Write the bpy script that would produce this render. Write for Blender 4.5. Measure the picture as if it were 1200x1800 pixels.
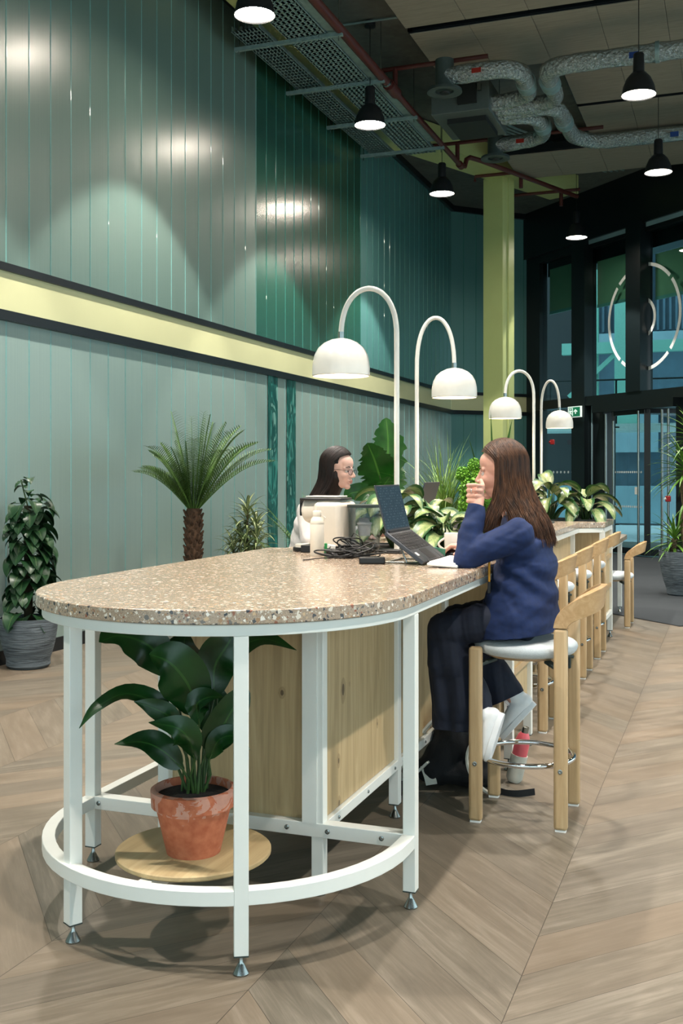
import bpy, math, random
from mathutils import Vector, Matrix, noise as mnoise
V = Vector
PI = math.pi
rnd = random.Random(7)
for _o in list(bpy.data.objects): bpy.data.objects.remove(_o)
SC = bpy.context.scene
COL = SC.collection

# ---------------------------------------------------------------- camera, world, exposure
CAM_H = 1.35
cam_d = bpy.data.cameras.new('camera'); cam = bpy.data.objects.new('camera', cam_d); COL.objects.link(cam)
cam.location = (0, 0, CAM_H)
cam.rotation_euler = (math.radians(90), 0, math.atan(690/1870))
cam_d.sensor_fit = 'AUTO'; cam_d.sensor_width = 36; cam_d.lens = 1870/1800*36
cam_d.shift_y = -69/1800
cam_d.clip_end = 200
SC.camera = cam
SC.view_settings.view_transform = 'Standard'; SC.view_settings.look = 'None'
SC.view_settings.gamma = 1; SC.view_settings.use_curve_mapping = False
SC.view_settings.exposure = 0.5
wd = bpy.data.worlds.new('world'); SC.world = wd; wd.use_nodes = True
wn = wd.node_tree; wn.nodes.clear()
wo = wn.nodes.new('ShaderNodeOutputWorld'); wb = wn.nodes.new('ShaderNodeBackground')
wg = wn.nodes.new('ShaderNodeTexCoord'); ws = wn.nodes.new('ShaderNodeSeparateXYZ'); wr = wn.nodes.new('ShaderNodeValToRGB')
wn.links.new(wg.outputs['Generated'], ws.inputs[0]); wn.links.new(ws.outputs['Z'], wr.inputs[0])
wr.color_ramp.elements[0].position = 0.0; wr.color_ramp.elements[0].color = (0.43, 0.57, 0.61, 1)
wr.color_ramp.elements[1].position = 0.6; wr.color_ramp.elements[1].color = (0.60, 0.80, 0.87, 1)
wn.links.new(wr.outputs[0], wb.inputs[0]); wb.inputs[1].default_value = 2.5
wn.links.new(wb.outputs[0], wo.inputs[0])
PENDANT_W = 400.0      # each ceiling pendant
ARC_W = 12.0            # each arched table lamp

# ---------------------------------------------------------------- helpers
def C(h, a=1.0):
    if isinstance(h, (tuple, list)): return tuple(h[:3]) + (1,)
    r = [int(h[i:i+2], 16)/255 for i in (0, 2, 4)]
    return tuple((x/12.92 if x <= .04045 else ((x+.055)/1.055)**2.4) for x in r) + (a,)

class G:
    """tiny node-graph writer"""
    def __init__(s, name):
        s.m = bpy.data.materials.new(name); s.m.use_nodes = True
        s.t = s.m.node_tree; s.t.nodes.clear()
        s.out = s.n('ShaderNodeOutputMaterial'); s.bs = s.n('ShaderNodeBsdfPrincipled')
        s.t.links.new(s.bs.outputs[0], s.out.inputs[0])
    def n(s, k, **kw):
        x = s.t.nodes.new(k)
        for a, b in kw.items(): setattr(x, a, b)
        return x
    def put(s, sock, v):
        if hasattr(v, 'is_linked') or hasattr(v, 'links'): s.t.links.new(v, sock)
        elif v is not None:
            try: sock.default_value = v
            except Exception: sock.default_value = tuple(v)[:3]
    def M(s, op, a, b=0.0, c=0.0):
        x = s.n('ShaderNodeMath', operation=op)
        s.put(x.inputs[0], a); s.put(x.inputs[1], b); s.put(x.inputs[2], c); return x.outputs[0]
    def obj(s): return s.n('ShaderNodeTexCoord').outputs['Object']
    def gen(s): return s.n('ShaderNodeTexCoord').outputs['Generated']
    def uv(s): return s.n('ShaderNodeTexCoord').outputs['UV']
    def geo(s): return s.n('ShaderNodeNewGeometry').outputs['Position']
    def sep(s, v):
        x = s.n('ShaderNodeSeparateXYZ'); s.t.links.new(v, x.inputs[0]); return x.outputs
    def comb(s, a, b, c=0.0):
        x = s.n('ShaderNodeCombineXYZ')
        for i, q in enumerate((a, b, c)): s.put(x.inputs[i], q)
        return x.outputs[0]
    def scale(s, v, sc):
        x = s.n('ShaderNodeMapping'); s.t.links.new(v, x.inputs[0]); x.inputs['Scale'].default_value = sc; return x.outputs[0]
    def noise(s, v, sc, det=3.0, rough=.5, dist=0.0):
        x = s.n('ShaderNodeTexNoise'); s.put(x.inputs['Vector'], v)
        x.inputs['Scale'].default_value = sc; x.inputs['Detail'].default_value = det
        x.inputs['Roughness'].default_value = rough; x.inputs['Distortion'].default_value = dist; return x.outputs[0]
    def white(s, v):
        x = s.n('ShaderNodeTexWhiteNoise', noise_dimensions='3D'); s.t.links.new(v, x.inputs['Vector']); return x.outputs
    def voro(s, v, sc, feat='F1', metric='EUCLIDEAN'):
        x = s.n('ShaderNodeTexVoronoi', feature=feat)
        if feat != 'DISTANCE_TO_EDGE': x.distance = metric
        s.put(x.inputs['Vector'], v); x.inputs['Scale'].default_value = sc; return x.outputs
    def ramp(s, f, stops, interp='LINEAR'):
        x = s.n('ShaderNodeValToRGB'); x.color_ramp.interpolation = interp
        e = x.color_ramp.elements
        while len(e) < len(stops): e.new(0.5)
        for i, (p, c) in enumerate(stops): e[i].position = p; e[i].color = C(c)
        s.put(x.inputs[0], f); return x.outputs[0]
    def mix(s, f, a, b, mode='MIX'):
        x = s.n('ShaderNodeMix', data_type='RGBA', blend_type=mode)
        s.put(x.inputs[0], f); s.put(x.inputs[6], a); s.put(x.inputs[7], b); return x.outputs[2]
    def bump(s, h, strength=.3, dist=.01):
        x = s.n('ShaderNodeBump'); x.inputs['Strength'].default_value = strength; x.inputs['Distance'].default_value = dist
        s.put(x.inputs['Height'], h); s.t.links.new(x.outputs[0], s.bs.inputs['Normal'])
    def set(s, **kw):
        names = dict(col='Base Color', rough='Roughness', metal='Metallic', spec='Specular IOR Level', coat='Coat Weight',
                     coatr='Coat Roughness', trans='Transmission Weight', ior='IOR', em='Emission Color', ems='Emission Strength',
                     alpha='Alpha', sheen='Sheen Weight', sss='Subsurface Weight', aniso='Anisotropic')
        for k, v in kw.items(): s.put(s.bs.inputs[names[k]], v)
        return s

MAT = {}; OFF = {}
def flat(name, col, rough=.5, metal=0.0, var=.06, sc=30, bump=0.0, **kw):
    g = G(name); o = g.obj(); nz = g.noise(o, sc, 3)
    c = C(col); lo = tuple(max(0, x*(1-var)) for x in c[:3]); hi = tuple(min(1, x*(1+var)) for x in c[:3])
    g.set(col=g.ramp(nz, [(.3, lo), (.7, hi)]), rough=rough, metal=metal, **kw)
    if bump: g.bump(nz, bump, .003)
    MAT[name] = g.m; return g.m

flat('white_metal', 'E4E6E0', .38, var=.01, sc=20)
flat('trim_black', '0E1418', .35)
flat('frame_dark', '0D1517', .32)
flat('lime', 'C0CA86', .42, var=.03, sc=3)
flat('lime_pale', 'C8C89C', .3, var=.03, sc=2)
flat('teal_steel', '86C2B2', .45)
flat('chrome', 'D6D8DA', .08, 1.0, var=.02)
flat('steel', '9BA09E', .25, 1.0)
flat('tray', '7F9896', .5, .3, var=.15, sc=12)
flat('duct_grey', '4A5654', .5, .4)
flat('tray_dark', '2A3735', .6)
flat('red_pipe', '4E1F19', .45)
flat('grille', '111615', .6)
flat('ac_grey', '4B5653', .5)
flat('black_plastic', '0C0D10', .42)
flat('black_rubber', '08090A', .5)
flat('laptop_grey', '3D4147', .38, .4)
flat('key_dark', '17191C', .5)
flat('cream_plastic', 'DDD3C4', .38, var=.02)
flat('bottle_cream', 'E2D8C8', .4, var=.02)
flat('ceramic', 'E8E2DA', .2, var=.02)
flat('keyboard_white', 'E3E4E2', .4, var=.02)
flat('sign_green_plain', '1F8A4C', .5)
flat('teal_card', '58A68F', .6)
flat('paper', 'E8E8E4', .7)
flat('terracotta_plain', 'A85436', .75, var=.15, sc=8)
flat('soil', '15100D', .95, var=.6, sc=120, bump=1.0)
flat('trunk_brown', '4A3524', .9, var=.5, sc=40, bump=1.0)
flat('cane', '6B5B44', .85, var=.4, sc=60, bump=.8)
flat('stem_green', '2F4A1C', .55, var=.2)
flat('shade_white', 'D8D6CE', .25, var=.02, coat=.3)
flat('pendant_black', '14171A', .45)
flat('seat_fabric', 'C6CDD0', .95, var=.12, sc=400, bump=.4)
flat('cardigan', '041F4A', .85, var=.15, sc=60, bump=.25)
flat('trousers', '091327', .8, var=.12, sc=60, bump=.2)
flat('collar_white', 'CFCFD6', .8)
flat('blouse', 'D9D3D0', .85, bump=.15, sc=60)
flat('shoe_white', 'E3E6E8', .5, var=.03)
flat('lanyard', 'C98A1E', .6)
flat('bag_black', '0B0E12', .8, bump=.4, sc=200)
flat('bag_white', 'C9C9BE', .7)
flat('bottle_pink', 'D9606A', .35)
flat('red_device', 'A01414', .35)
flat('sign_green', '0B6E4B', .5, em=C('0B6E4B'), ems=.25)
flat('sign_white', 'E0EFE8', .5, em=C('E0EFE8'), ems=.35)
flat('decal', 'D5DBDA', .7)
flat('carpet', '20262A', .95, var=.25, sc=300, bump=.5)
flat('out_ground', 'C4CED0', .8)
flat('cladding', '46606F', .6, var=.15, sc=3)
flat('cladding_light', '7F9CA5', .6, var=.1, sc=2)
flat('blind_green', 'A6C89A', .85, var=.08, sc=80)
flat('outside_white', 'C5DDD8', .6)
flat('lens_rim', '1C1A1C', .3)
flat('skin_lip', 'B4736A', .5)
flat('eye_white', 'D8D2CC', .2)
flat('eye_dark', '1E1612', .1)
flat('ring_silver', 'D8D8D8', .1, 1.0)
flat('foil_red', '8C1F12', .4)
flat('foil_blue', '1B3C7A', .4)
flat('mosspole', '2C2A1A', .95, bump=.6)

def em_mat(name, col, st):
    g = G(name); g.set(col=(0, 0, 0, 1), em=C(col), ems=st, rough=.6); MAT[name] = g.m
em_mat('pendant_glow', 'FFF1E0', 70)
em_mat('arc_glow', 'FFE2BE', 7.0)
em_mat('lit_window', 'D6F2D0', .9)

def hairmat(name, c1, c2):
    g = G(name); u = g.uv(); nz = g.noise(g.scale(g.obj(), (90, 90, 6)), 1, 3)
    g.set(col=g.ramp(nz, [(.3, c1), (.75, c2)]), rough=.5, spec=.3, aniso=.4); MAT[name] = g.m
hairmat('hair_brown', '20130C', '5E3D27')
hairmat('hair_black', '0B0706', '241511')

def skin(name, col):
    g = G(name); nz = g.noise(g.obj(), 25, 3)
    c = C(col); g.set(col=g.ramp(nz, [(.3, tuple(x*.93 for x in c[:3])), (.7, c)]), rough=.5, spec=.35, sss=.08)
    g.bs.inputs['Subsurface Radius'].default_value = (1, .3, .2); g.bs.inputs['Subsurface Scale'].default_value = .01
    MAT[name] = g.m
skin('skin', 'DBA692'); skin('skin_b', 'D9AE9F')

def glassmat(name, tint, refl=.12, rough=.02):
    g = G(name); g.t.nodes.remove(g.bs)
    tr = g.n('ShaderNodeBsdfTransparent'); tr.inputs[0].default_value = C(tint)
    gl = g.n('ShaderNodeBsdfGlossy'); gl.inputs['Roughness'].default_value = rough
    fr = g.n('ShaderNodeLayerWeight'); fr.inputs[0].default_value = .5
    f = g.M('ADD', g.M('MULTIPLY', g.M('POWER', fr.outputs['Facing'], 4.0), .5), refl*.25); mx = g.n('ShaderNodeMixShader')
    g.put(mx.inputs[0], f); g.t.links.new(tr.outputs[0], mx.inputs[1]); g.t.links.new(gl.outputs[0], mx.inputs[2])
    g.t.links.new(mx.outputs[0], g.out.inputs[0]); MAT[name] = g.m
glassmat('glass', 'CFE0E2'); glassmat('tank_glass', 'DDE0E2'); glassmat('spectacle_glass', 'F4F4F6', .05)

def wall_material(name, dark, light, rough):
    g = G(name); o = g.obj()
    nz = g.noise(g.scale(o, (160, 160, .6)), 1, 4, .6); big = g.noise(o, .7, 2)
    col = g.mix(g.M('MULTIPLY', nz, .8), C(dark), C(light))
    col = g.mix(g.M('MULTIPLY', big, .25), col, C(dark))
    g.set(col=col, rough=g.M('ADD', g.M('MULTIPLY', nz, .1), rough-.05), spec=.6, coat=.7, coatr=.27)
    g.bump(nz, .12, .004); MAT[name] = g.m
wall_material('wall_teal', '798F89', '96A9A3', .34)
wall_material('wall_teal_shaded', '566E67', '71887F', .34)  # the same wall teal, darkened: dimmer light on the upper boards, in colour
wall_material('wall_teal_dark', '1C4A3E', '2F6355', .22)
wall_material('wall_blue', '4A7A78', '5F918E', .32)
flat('wall_seam', '6C9B97', .3, coat=.5)
flat('wall_seam_dark', '3B776D', .25, coat=.6)

def floor_material():
    g = G('chevron_oak'); x, y, z = g.sep(g.geo()); w = .6545; m = 1.085; bw = .2585
    q = g.M('DIVIDE', g.M('ADD', x, .535), w); k = g.M('FLOOR', q); fx = g.M('SUBTRACT', q, k)
    par = g.M('FLOORED_MODULO', k, 2.0)
    dx = g.M('ADD', g.M('MULTIPLY', fx, g.M('SUBTRACT', 1.0, par)), g.M('MULTIPLY', g.M('SUBTRACT', 1.0, fx), par))
    yp = g.M('SUBTRACT', y, g.M('MULTIPLY', dx, w*m))
    b = g.M('DIVIDE', g.M('SUBTRACT', yp, 2.845), bw); n = g.M('FLOOR', b); fb = g.M('SUBTRACT', b, n)
    sg = g.M('SUBTRACT', 1.0, g.M('MULTIPLY', par, 2.0))
    ca, sa = math.cos(math.atan(m)), math.sin(math.atan(m))
    al = g.M('ADD', g.M('MULTIPLY', x, ca), g.M('MULTIPLY', g.M('MULTIPLY', y, sa), sg))
    ac = g.M('SUBTRACT', g.M('MULTIPLY', y, ca), g.M('MULTIPLY', g.M('MULTIPLY', x, sa), sg))
    wv, wc = g.white(g.comb(k, n, 0.0))
    off = g.M('MULTIPLY', wv, 37.0)
    grain = g.noise(g.comb(g.M('MULTIPLY', al, 2.4), g.M('MULTIPLY', ac, 34.0), off), 1, 6, .7, 1.1)
    broad = g.noise(g.comb(g.M('MULTIPLY', al, 1.3), g.M('MULTIPLY', ac, 7.0), off), 1, 3, .5, 1.5)
    fine = g.noise(g.comb(g.M('MULTIPLY', al, 9.0), g.M('MULTIPLY', ac, 210.0), off), 1, 3, .7)
    base = g.ramp(g.M('ADD', g.M('MULTIPLY', grain, .6), g.M('MULTIPLY', broad, .4)),
                  [(.34, '4E4940'), (.5, '6D675B'), (.64, '898275')])
    base = g.mix(g.M('MULTIPLY', fine, .55), base, C('524D43'))
    base = g.mix(g.M('MULTIPLY', wv, .5), base, g.mix(.55, base, C('6A5E52')))
    warm = g.white(g.comb(n, k, 5.0))[0]
    base = g.mix(g.M('MULTIPLY', warm, .35), base, C('84705A'))
    e1 = g.M('MINIMUM', fb, g.M('SUBTRACT', 1.0, fb)); e2 = g.M('MINIMUM', fx, g.M('SUBTRACT', 1.0, fx))
    l1 = g.M('LESS_THAN', e1, .0050); l2 = g.M('LESS_THAN', e2, .0018)
    ln = g.M('MAXIMUM', l1, l2)
    g.set(col=g.mix(g.M('MULTIPLY', ln, .8), base, C('2B241D')), rough=g.M('ADD', .34, g.M('MULTIPLY', grain, .2)), spec=.4)
    g.bump(g.M('SUBTRACT', g.M('MULTIPLY', grain, .15), ln), .25, .002); MAT['floor'] = g.m
floor_material()

def terrazzo():
    g = G('terrazzo'); o = g.geo(); nz = g.n('ShaderNodeTexNoise'); g.put(nz.inputs['Vector'], o); nz.inputs['Scale'].default_value = 60
    wob = g.mix(.012, o, nz.outputs[1], 'ADD')
    col = C('A69D8B')
    fine = g.noise(o, 350, 3); col = g.ramp(fine, [(.35, '8E7D6B'), (.65, 'B09C86')])
    for sc, thr, seed in ((170, .30, 3), (85, .34, 0), (48, .30, 9)):
        v = g.n('ShaderNodeTexVoronoi', feature='F1'); v.distance = 'CHEBYCHEV' if seed == 0 else 'EUCLIDEAN'
        mp = g.n('ShaderNodeMapping'); g.put(mp.inputs[0], wob); mp.inputs['Location'].default_value = (seed, seed*.3, 0)
        mp.inputs['Rotation'].default_value = (.3*seed, .5, .4*seed)
        g.t.links.new(mp.outputs[0], v.inputs['Vector']); v.inputs['Scale'].default_value = sc
        r = g.sep(v.outputs['Color']); th = g.M('MULTIPLY', g.M('ADD', .35, r[1]), thr)
        mk = g.M('MULTIPLY', g.M('LESS_THAN', v.outputs['Distance'], th), g.M('GREATER_THAN', r[2], .22))
        cc = g.ramp(r[0], [(0, '4A4A4C'), (.13, 'D8CFC0'), (.3, '9C7B5C'), (.42, 'BDB3A2'), (.55, '8C5A44'), (.64, 'E4DED4'), (.74, '6B6660'), (.83, 'C2A582'), (.93, '2C3036')], 'CONSTANT')
        col = g.mix(mk, col, cc)
    g.set(col=col, rough=.22, spec=.5, coat=.25, coatr=.12); MAT['terrazzo'] = g.m
terrazzo()

def wood(name, c1, c2, c3, axis='z', knots=False, sc=1.0, rough=.5):
    g = G(name); o = g.obj(); s = {'z': (26*sc, 26*sc, 1.6*sc), 'x': (1.6*sc, 26*sc, 26*sc), 'y': (26*sc, 1.6*sc, 26*sc)}[axis]
    a = g.noise(g.scale(o, s), 1, 5, .6, 1.2); b = g.noise(g.scale(o, tuple(q*4 for q in s)), 1, 3, .6)
    col = g.ramp(a, [(.28, c1), (.5, c2), (.72, c3)]); col = g.mix(g.M('MULTIPLY', b, .25), col, C(c1))
    if knots:
        kx = {'z': (5.5, 5.5, 2.6)}.get(axis, (5, 5, 5))
        ox, oy, oz = g.sep(o); vn_ = g.n('ShaderNodeTexVoronoi', voronoi_dimensions='2D'); g.put(vn_.inputs['Vector'], g.comb(g.M('MULTIPLY', g.M('ADD', ox, oy), 7.0), g.M('MULTIPLY', oz, 4.0))); vn_.inputs['Scale'].default_value = 1; v = vn_.outputs
        d = g.M('ADD', v['Distance'], g.M('MULTIPLY', g.noise(o, 30, 3), .08)); r = g.sep(v['Color'])
        th = g.M('MULTIPLY', r[0], .13)
        k = g.M('MULTIPLY', g.M('LESS_THAN', d, th), g.M('GREATER_THAN', r[1], .45))
        k2 = g.M('MULTIPLY', g.M('LESS_THAN', d, g.M('MULTIPLY', th, 1.8)), g.M('GREATER_THAN', r[1], .45))
        col = g.mix(g.M('MULTIPLY', k2, .3), col, C('6B5236')); col = g.mix(g.M('MULTIPLY', k, .75), col, C('3A2E22'))
    g.set(col=col, rough=rough, spec=.35); g.bump(a, .08, .002); MAT[name] = g.m
wood('oak_panel', 'A08A66', 'B9A27A', 'C7B38C', knots=True)
wood('oak_disc', 'A58C64', 'B8A076', 'C8B288', 'y', sc=.7)
wood('beech', 'A88C66', 'B99D76', 'C6AC86', rough=.35)
wood('beech_back', 'A38258', 'B5946A', 'C6A880', 'y', rough=.3)
wood('raft_wool', '7C776A', '8A8576', '948F80', 'x', sc=1.5, rough=.95)

def concrete():
    g = G('concrete'); o = g.geo(); a = g.noise(o, .8, 5, .6); b = g.noise(o, 12, 4)
    g.set(col=g.ramp(g.M('ADD', g.M('MULTIPLY', a, .7), g.M('MULTIPLY', b, .3)), [(.3, '474C47'), (.7, '6E736C')]), rough=.85)
    y = g.sep(o)[1]; fr = g.M('FRACT', g.M('DIVIDE', y, 1.1))
    g.bump(g.M('GREATER_THAN', fr, .02), .5, .01); MAT['concrete'] = g.m
concrete()

def foil():
    g = G('duct_foil'); o = g.obj(); v = g.voro(o, 26, 'F1'); nz = g.noise(o, 55, 4, .7, 1)
    g.set(col=g.ramp(nz, [(.3, '8C9A98'), (.7, 'D0D4D0')]), rough=.22, metal=1.0)
    g.bump(g.M('ADD', v['Distance'], nz), .9, .02); MAT['duct_foil'] = g.m
foil()

def ribbed_pot():
    g = G('ribbed_clay'); o = g.obj(); x = g.noise(g.scale(o, (5, 5, 90)), 1, 4, .6, 1.0)
    g.set(col=g.ramp(x, [(.35, '39434A'), (.6, '66727A'), (.75, '7F8A90')]), rough=.7); g.bump(x, .9, .012); MAT['pot_grey'] = g.m
    g = G('terracotta'); o = g.obj(); z = g.sep(o)[2]; nz = g.noise(o, 14, 4, .6, .8); n2 = g.noise(o, 40, 4)
    rim = g.M('MULTIPLY', g.M('GREATER_THAN', z, .125), g.M('GREATER_THAN', nz, .46))
    col = g.ramp(n2, [(.3, 'A8593A'), (.7, 'C07250')])
    spot = g.M('GREATER_THAN', g.noise(o, 7, 4, .7, 1.5), .63)
    g.set(col=g.mix(g.M('MULTIPLY', g.M('MAXIMUM', g.M('MULTIPLY', rim, .38), g.M('MULTIPLY', spot, .25)), 1.0), col, C('CDB7AC')), rough=.8)
    g.bump(n2, .15, .003); MAT['terracotta'] = g.m
ribbed_pot()

def leafmat(name, c1, c2, rough=.35, vein=None, vgt=None, veins=0):
    """u across (0..1), v along; vein = midrib colour; vgt = pale centre colour"""
    g = G(name); u, v, _ = g.sep(g.uv()); nz = g.noise(g.obj(), 9, 3)
    col = g.ramp(nz, [(.3, c1), (.7, c2)])
    a = g.M('ABSOLUTE', g.M('SUBTRACT', u, .5))
    if vgt:
        st = g.noise(g.comb(g.M('MULTIPLY', a, 7.0), g.M('SUBTRACT', g.M('MULTIPLY', v, 9.0), g.M('MULTIPLY', a, 14.0)), g.sep(g.obj())[0]), 1.3, 3, .6, .6)
        inner = g.M('LESS_THAN', g.M('ADD', a, g.M('MULTIPLY', st, .55)), .60)
        m2 = g.M('MULTIPLY', inner, g.M('GREATER_THAN', st, .42))
        col = g.mix(g.M('MULTIPLY', m2, .85), col, C(vgt))
    if veins:
        s1 = g.M('FRACT', g.M('SUBTRACT', g.M('MULTIPLY', v, float(veins)), g.M('MULTIPLY', a, veins*.5)))
        col = g.mix(g.M('MULTIPLY', g.M('LESS_THAN', s1, .15), .22), col, C(c2))
    if vein: col = g.mix(g.M('MULTIPLY', g.M('LESS_THAN', a, .025), .7), col, C(vein))
    g.set(col=col, rough=rough, spec=.45)
    g.bump(g.M('FRACT', g.M('SUBTRACT', g.M('MULTIPLY', v, 14.0), g.M('MULTIPLY', a, 7.0))), .12, .004)
    MAT[name] = g.m
leafmat('leaf_dark', '0A2A0C', '174418', .3, '2F5A22')
leafmat('leaf_philo', '14341C', '2A4F2E', .35, '5E7A45')
leafmat('leaf_palm', '34561F', '587C33', .5)
leafmat('leaf_drac', '2A4420', '42602E', .45, vgt='B5BE8A')
leafmat('leaf_agla', '1A4222', '2F5E2A', .35, '7F9A5A', vgt='97A06C', veins=9)
leafmat('leaf_strel', '12400F', '215A18', .3, '4C7F2E', veins=22)
leafmat('leaf_yucca', '3E6B22', '6A9438', .4)
leafmat('leaf_sans', '234A1F', '40702E', .4, veins=10)
leafmat('leaf_lime', '4E8A24', '7FB23C', .5)
leafmat('leaf_grass', '3F6A22', '7C9A48', .5)

# ---------------------------------------------------------------- mesh builder
def basis(d, up=V((0, 0, 1))):
    d = V(d).normalized()
    if abs(d.dot(up)) > .995: up = V((0, 1, 0))
    s = d.cross(up).normalized(); return d, s, s.cross(d).normalized()

class MB:
    def __init__(s): s.v = []; s.f = []; s.uv = []; s.mi = []; s.cur = 0
    def add(s, vs, fs, uvs=None):
        b = len(s.v); s.v += [tuple(q) for q in vs]
        for i, f in enumerate(fs):
            s.f.append([b+j for j in f]); s.mi.append(s.cur)
            s.uv.append([uvs[j] for j in f] if uvs else None)
        return s
    def box(s, a, b, rot=None, c=None):
        a, b = V(a), V(b); vs = [V((x, y, z)) for x in (a.x, b.x) for y in (a.y, b.y) for z in (a.z, b.z)]
        if rot is not None:
            c = (a+b)/2 if c is None else V(c); vs = [c + rot @ (q-c) for q in vs]
        return s.add(vs, [(0, 1, 3, 2), (4, 6, 7, 5), (0, 4, 5, 1), (2, 3, 7, 6), (0, 2, 6, 4), (1, 5, 7, 3)])
    def bar(s, p, q, w, h, up=V((0, 0, 1))):
        p, q = V(p), V(q); d, sd, u = basis(q-p, up); vs = []
        for e in (p, q):
            for i, j in ((-1, -1), (1, -1), (1, 1), (-1, 1)): vs.append(e + sd*(i*w/2) + u*(j*h/2))
        return s.add(vs, [(3, 2, 1, 0), (4, 5, 6, 7), (0, 1, 5, 4), (1, 2, 6, 5), (2, 3, 7, 6), (3, 0, 4, 7)])
    def tube(s, pts, r, n=10, closed=False, ends=True):
        pts = [V(p) for p in pts]; N = len(pts); rr = r if isinstance(r, (list, tuple)) else [r]*N
        d0 = (pts[1]-pts[0]).normalized(); _, sd, u = basis(d0); vs = []
        for i, p in enumerate(pts):
            if closed: d = (pts[(i+1) % N]-pts[i-1])
            else: d = pts[min(i+1, N-1)]-pts[max(i-1, 0)]
            d.normalize(); sd = (sd - d*sd.dot(d)).normalized(); u = sd.cross(d)
            for k in range(n):
                a = 2*PI*k/n; vs.append(p + (sd*math.cos(a) + u*math.sin(a))*rr[i])
        fs = []
        for i in range(N if closed else N-1):
            for k in range(n):
                k2 = (k+1) % n; i2 = (i+1) % N
                fs.append((i*n+k, i2*n+k, i2*n+k2, i*n+k2))
        if ends and not closed: fs += [tuple(range(n)), tuple(reversed(range((N-1)*n, N*n)))]
        return s.add(vs, fs)
    def lathe(s, prof, c=(0, 0, 0), n=32, sx=1, sy=1, axis=None, cap=True):
        c = V(c); vs = []; R = Matrix.Identity(3) if axis is None else V((0, 0, 1)).rotation_difference(V(axis)).to_matrix()
        for r, z in prof:
            for k in range(n):
                a = 2*PI*k/n; vs.append(c + R @ V((r*math.cos(a)*sx, r*math.sin(a)*sy, z)))
        fs = []
        for i in range(len(prof)-1):
            for k in range(n):
                k2 = (k+1) % n; fs.append((i*n+k, i*n+k2, (i+1)*n+k2, (i+1)*n+k))
        if cap:
            if prof[0][0] > 1e-5: fs.append(tuple(reversed(range(n))))
            if prof[-1][0] > 1e-5: fs.append(tuple(range((len(prof)-1)*n, len(prof)*n)))
        return s.add(vs, fs)
    def prism(s, poly, z0, z1):
        n = len(poly); vs = [V((x, y, z0)) for x, y in poly] + [V((x, y, z1)) for x, y in poly]
        return s.add(vs, [tuple(reversed(range(n))), tuple(range(n, 2*n))] + [(i, (i+1) % n, n+(i+1) % n, n+i) for i in range(n)])
    def ell(s, c, r, rot=None, n=16, m=10):
        c = V(c); r = (r, r, r) if not isinstance(r, (tuple, list)) else r; vs = [V((0, 0, -r[2]))]
        for j in range(1, m):
            t = -PI/2 + PI*j/m
            for k in range(n):
                a = 2*PI*k/n; vs.append(V((r[0]*math.cos(t)*math.cos(a), r[1]*math.cos(t)*math.sin(a), r[2]*math.sin(t))))
        vs.append(V((0, 0, r[2])))
        vs = [c + (rot @ q if rot is not None else q) for q in vs]; fs = [(0, 1+(k+1) % n, 1+k) for k in range(n)]
        for j in range(m-2):
            for k in range(n):
                a = 1+j*n; k2 = (k+1) % n; fs.append((a+k, a+k2, a+n+k2, a+n+k))
        L = len(vs)-1; a = 1+(m-2)*n
        fs += [(a+k, a+(k+1) % n, L) for k in range(n)]
        return s.add(vs, fs)
    def cap(s, p, q, r0, r1, k=1.0, side=V((0, 1, 0)), n=16):
        """tapered capsule, cross-section scaled by k along side"""
        p, q = V(p), V(q); d = (q-p); L = d.length; d.normalize(); sd = V(side) - d*V(side).dot(d); sd.normalize(); u = d.cross(sd)
        rings = []
        for j in range(1, 5): a = PI/2*(1-j/4.0); rings.append((p - d*r0*math.sin(a), r0*math.cos(a)))
        rings.append((p.lerp(q, .5), (r0+r1)/2))
        for j in range(0, 4): a = PI/2*(j/4.0); rings.append((q + d*r1*math.sin(a), r1*math.cos(a)))
        vs = [p - d*r0]
        for c, r in rings:
            for i in range(n):
                a = 2*PI*i/n; vs.append(c + (sd*math.cos(a)*k + u*math.sin(a))*r)
        vs.append(q + d*r1); fs = [(0, 1+(i+1) % n, 1+i) for i in range(n)]; m = len(rings)
        for j in range(m-1):
            for i in range(n): a = 1+j*n; i2 = (i+1) % n; fs.append((a+i, a+i2, a+n+i2, a+n+i))
        a = 1+(m-1)*n; fs += [(a+i, a+(i+1) % n, len(vs)-1) for i in range(n)]
        return s.add(vs, fs)
    def chain(s, pts, rs, k=1.0, side=V((0, 1, 0)), n=16):
        ks = k if isinstance(k, (list, tuple)) else [k]*len(pts)
        for i in range(len(pts)-1): s.cap(pts[i], pts[i+1], rs[i], rs[i+1], (ks[i]+ks[i+1])/2, side, n)
        return s
    def build(s, name, mat, parent=None, smooth=None, bevel=0, seg=2, remesh=0, sm=0, subs=0, solid=0, loc=None):
        me = bpy.data.meshes.new(name); off = V((0, 0, 0)) if loc is None else V(loc)
        if s.world and parent is not None:
            q = parent
            while q.name not in OFF: q = q.parent
            off = V(OFF[q.name])
        me.from_pydata([tuple(V(q)-off) for q in s.v], [], s.f); me.update()
        ms = mat if isinstance(mat, (list, tuple)) else [mat]
        for m in ms: me.materials.append(MAT[m])
        me.polygons.foreach_set('material_index', s.mi)
        if any(u is not None for u in s.uv):
            ul = me.uv_layers.new(name='UVMap'); i = 0
            for f, u in zip(s.f, s.uv):
                for j in range(len(f)):
                    ul.data[i].uv = u[j] if u else (0, 0); i += 1
        me.validate(clean_customdata=False)
        if smooth is None: smooth = 40
        if smooth:
            me.polygons.foreach_set('use_smooth', [True]*len(me.polygons))
            me.set_sharp_from_angle(angle=math.radians(smooth))
        o = bpy.data.objects.new(name, me); COL.objects.link(o)
        if parent is not None: o.parent = parent
        elif loc is not None: o.location = off
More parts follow.
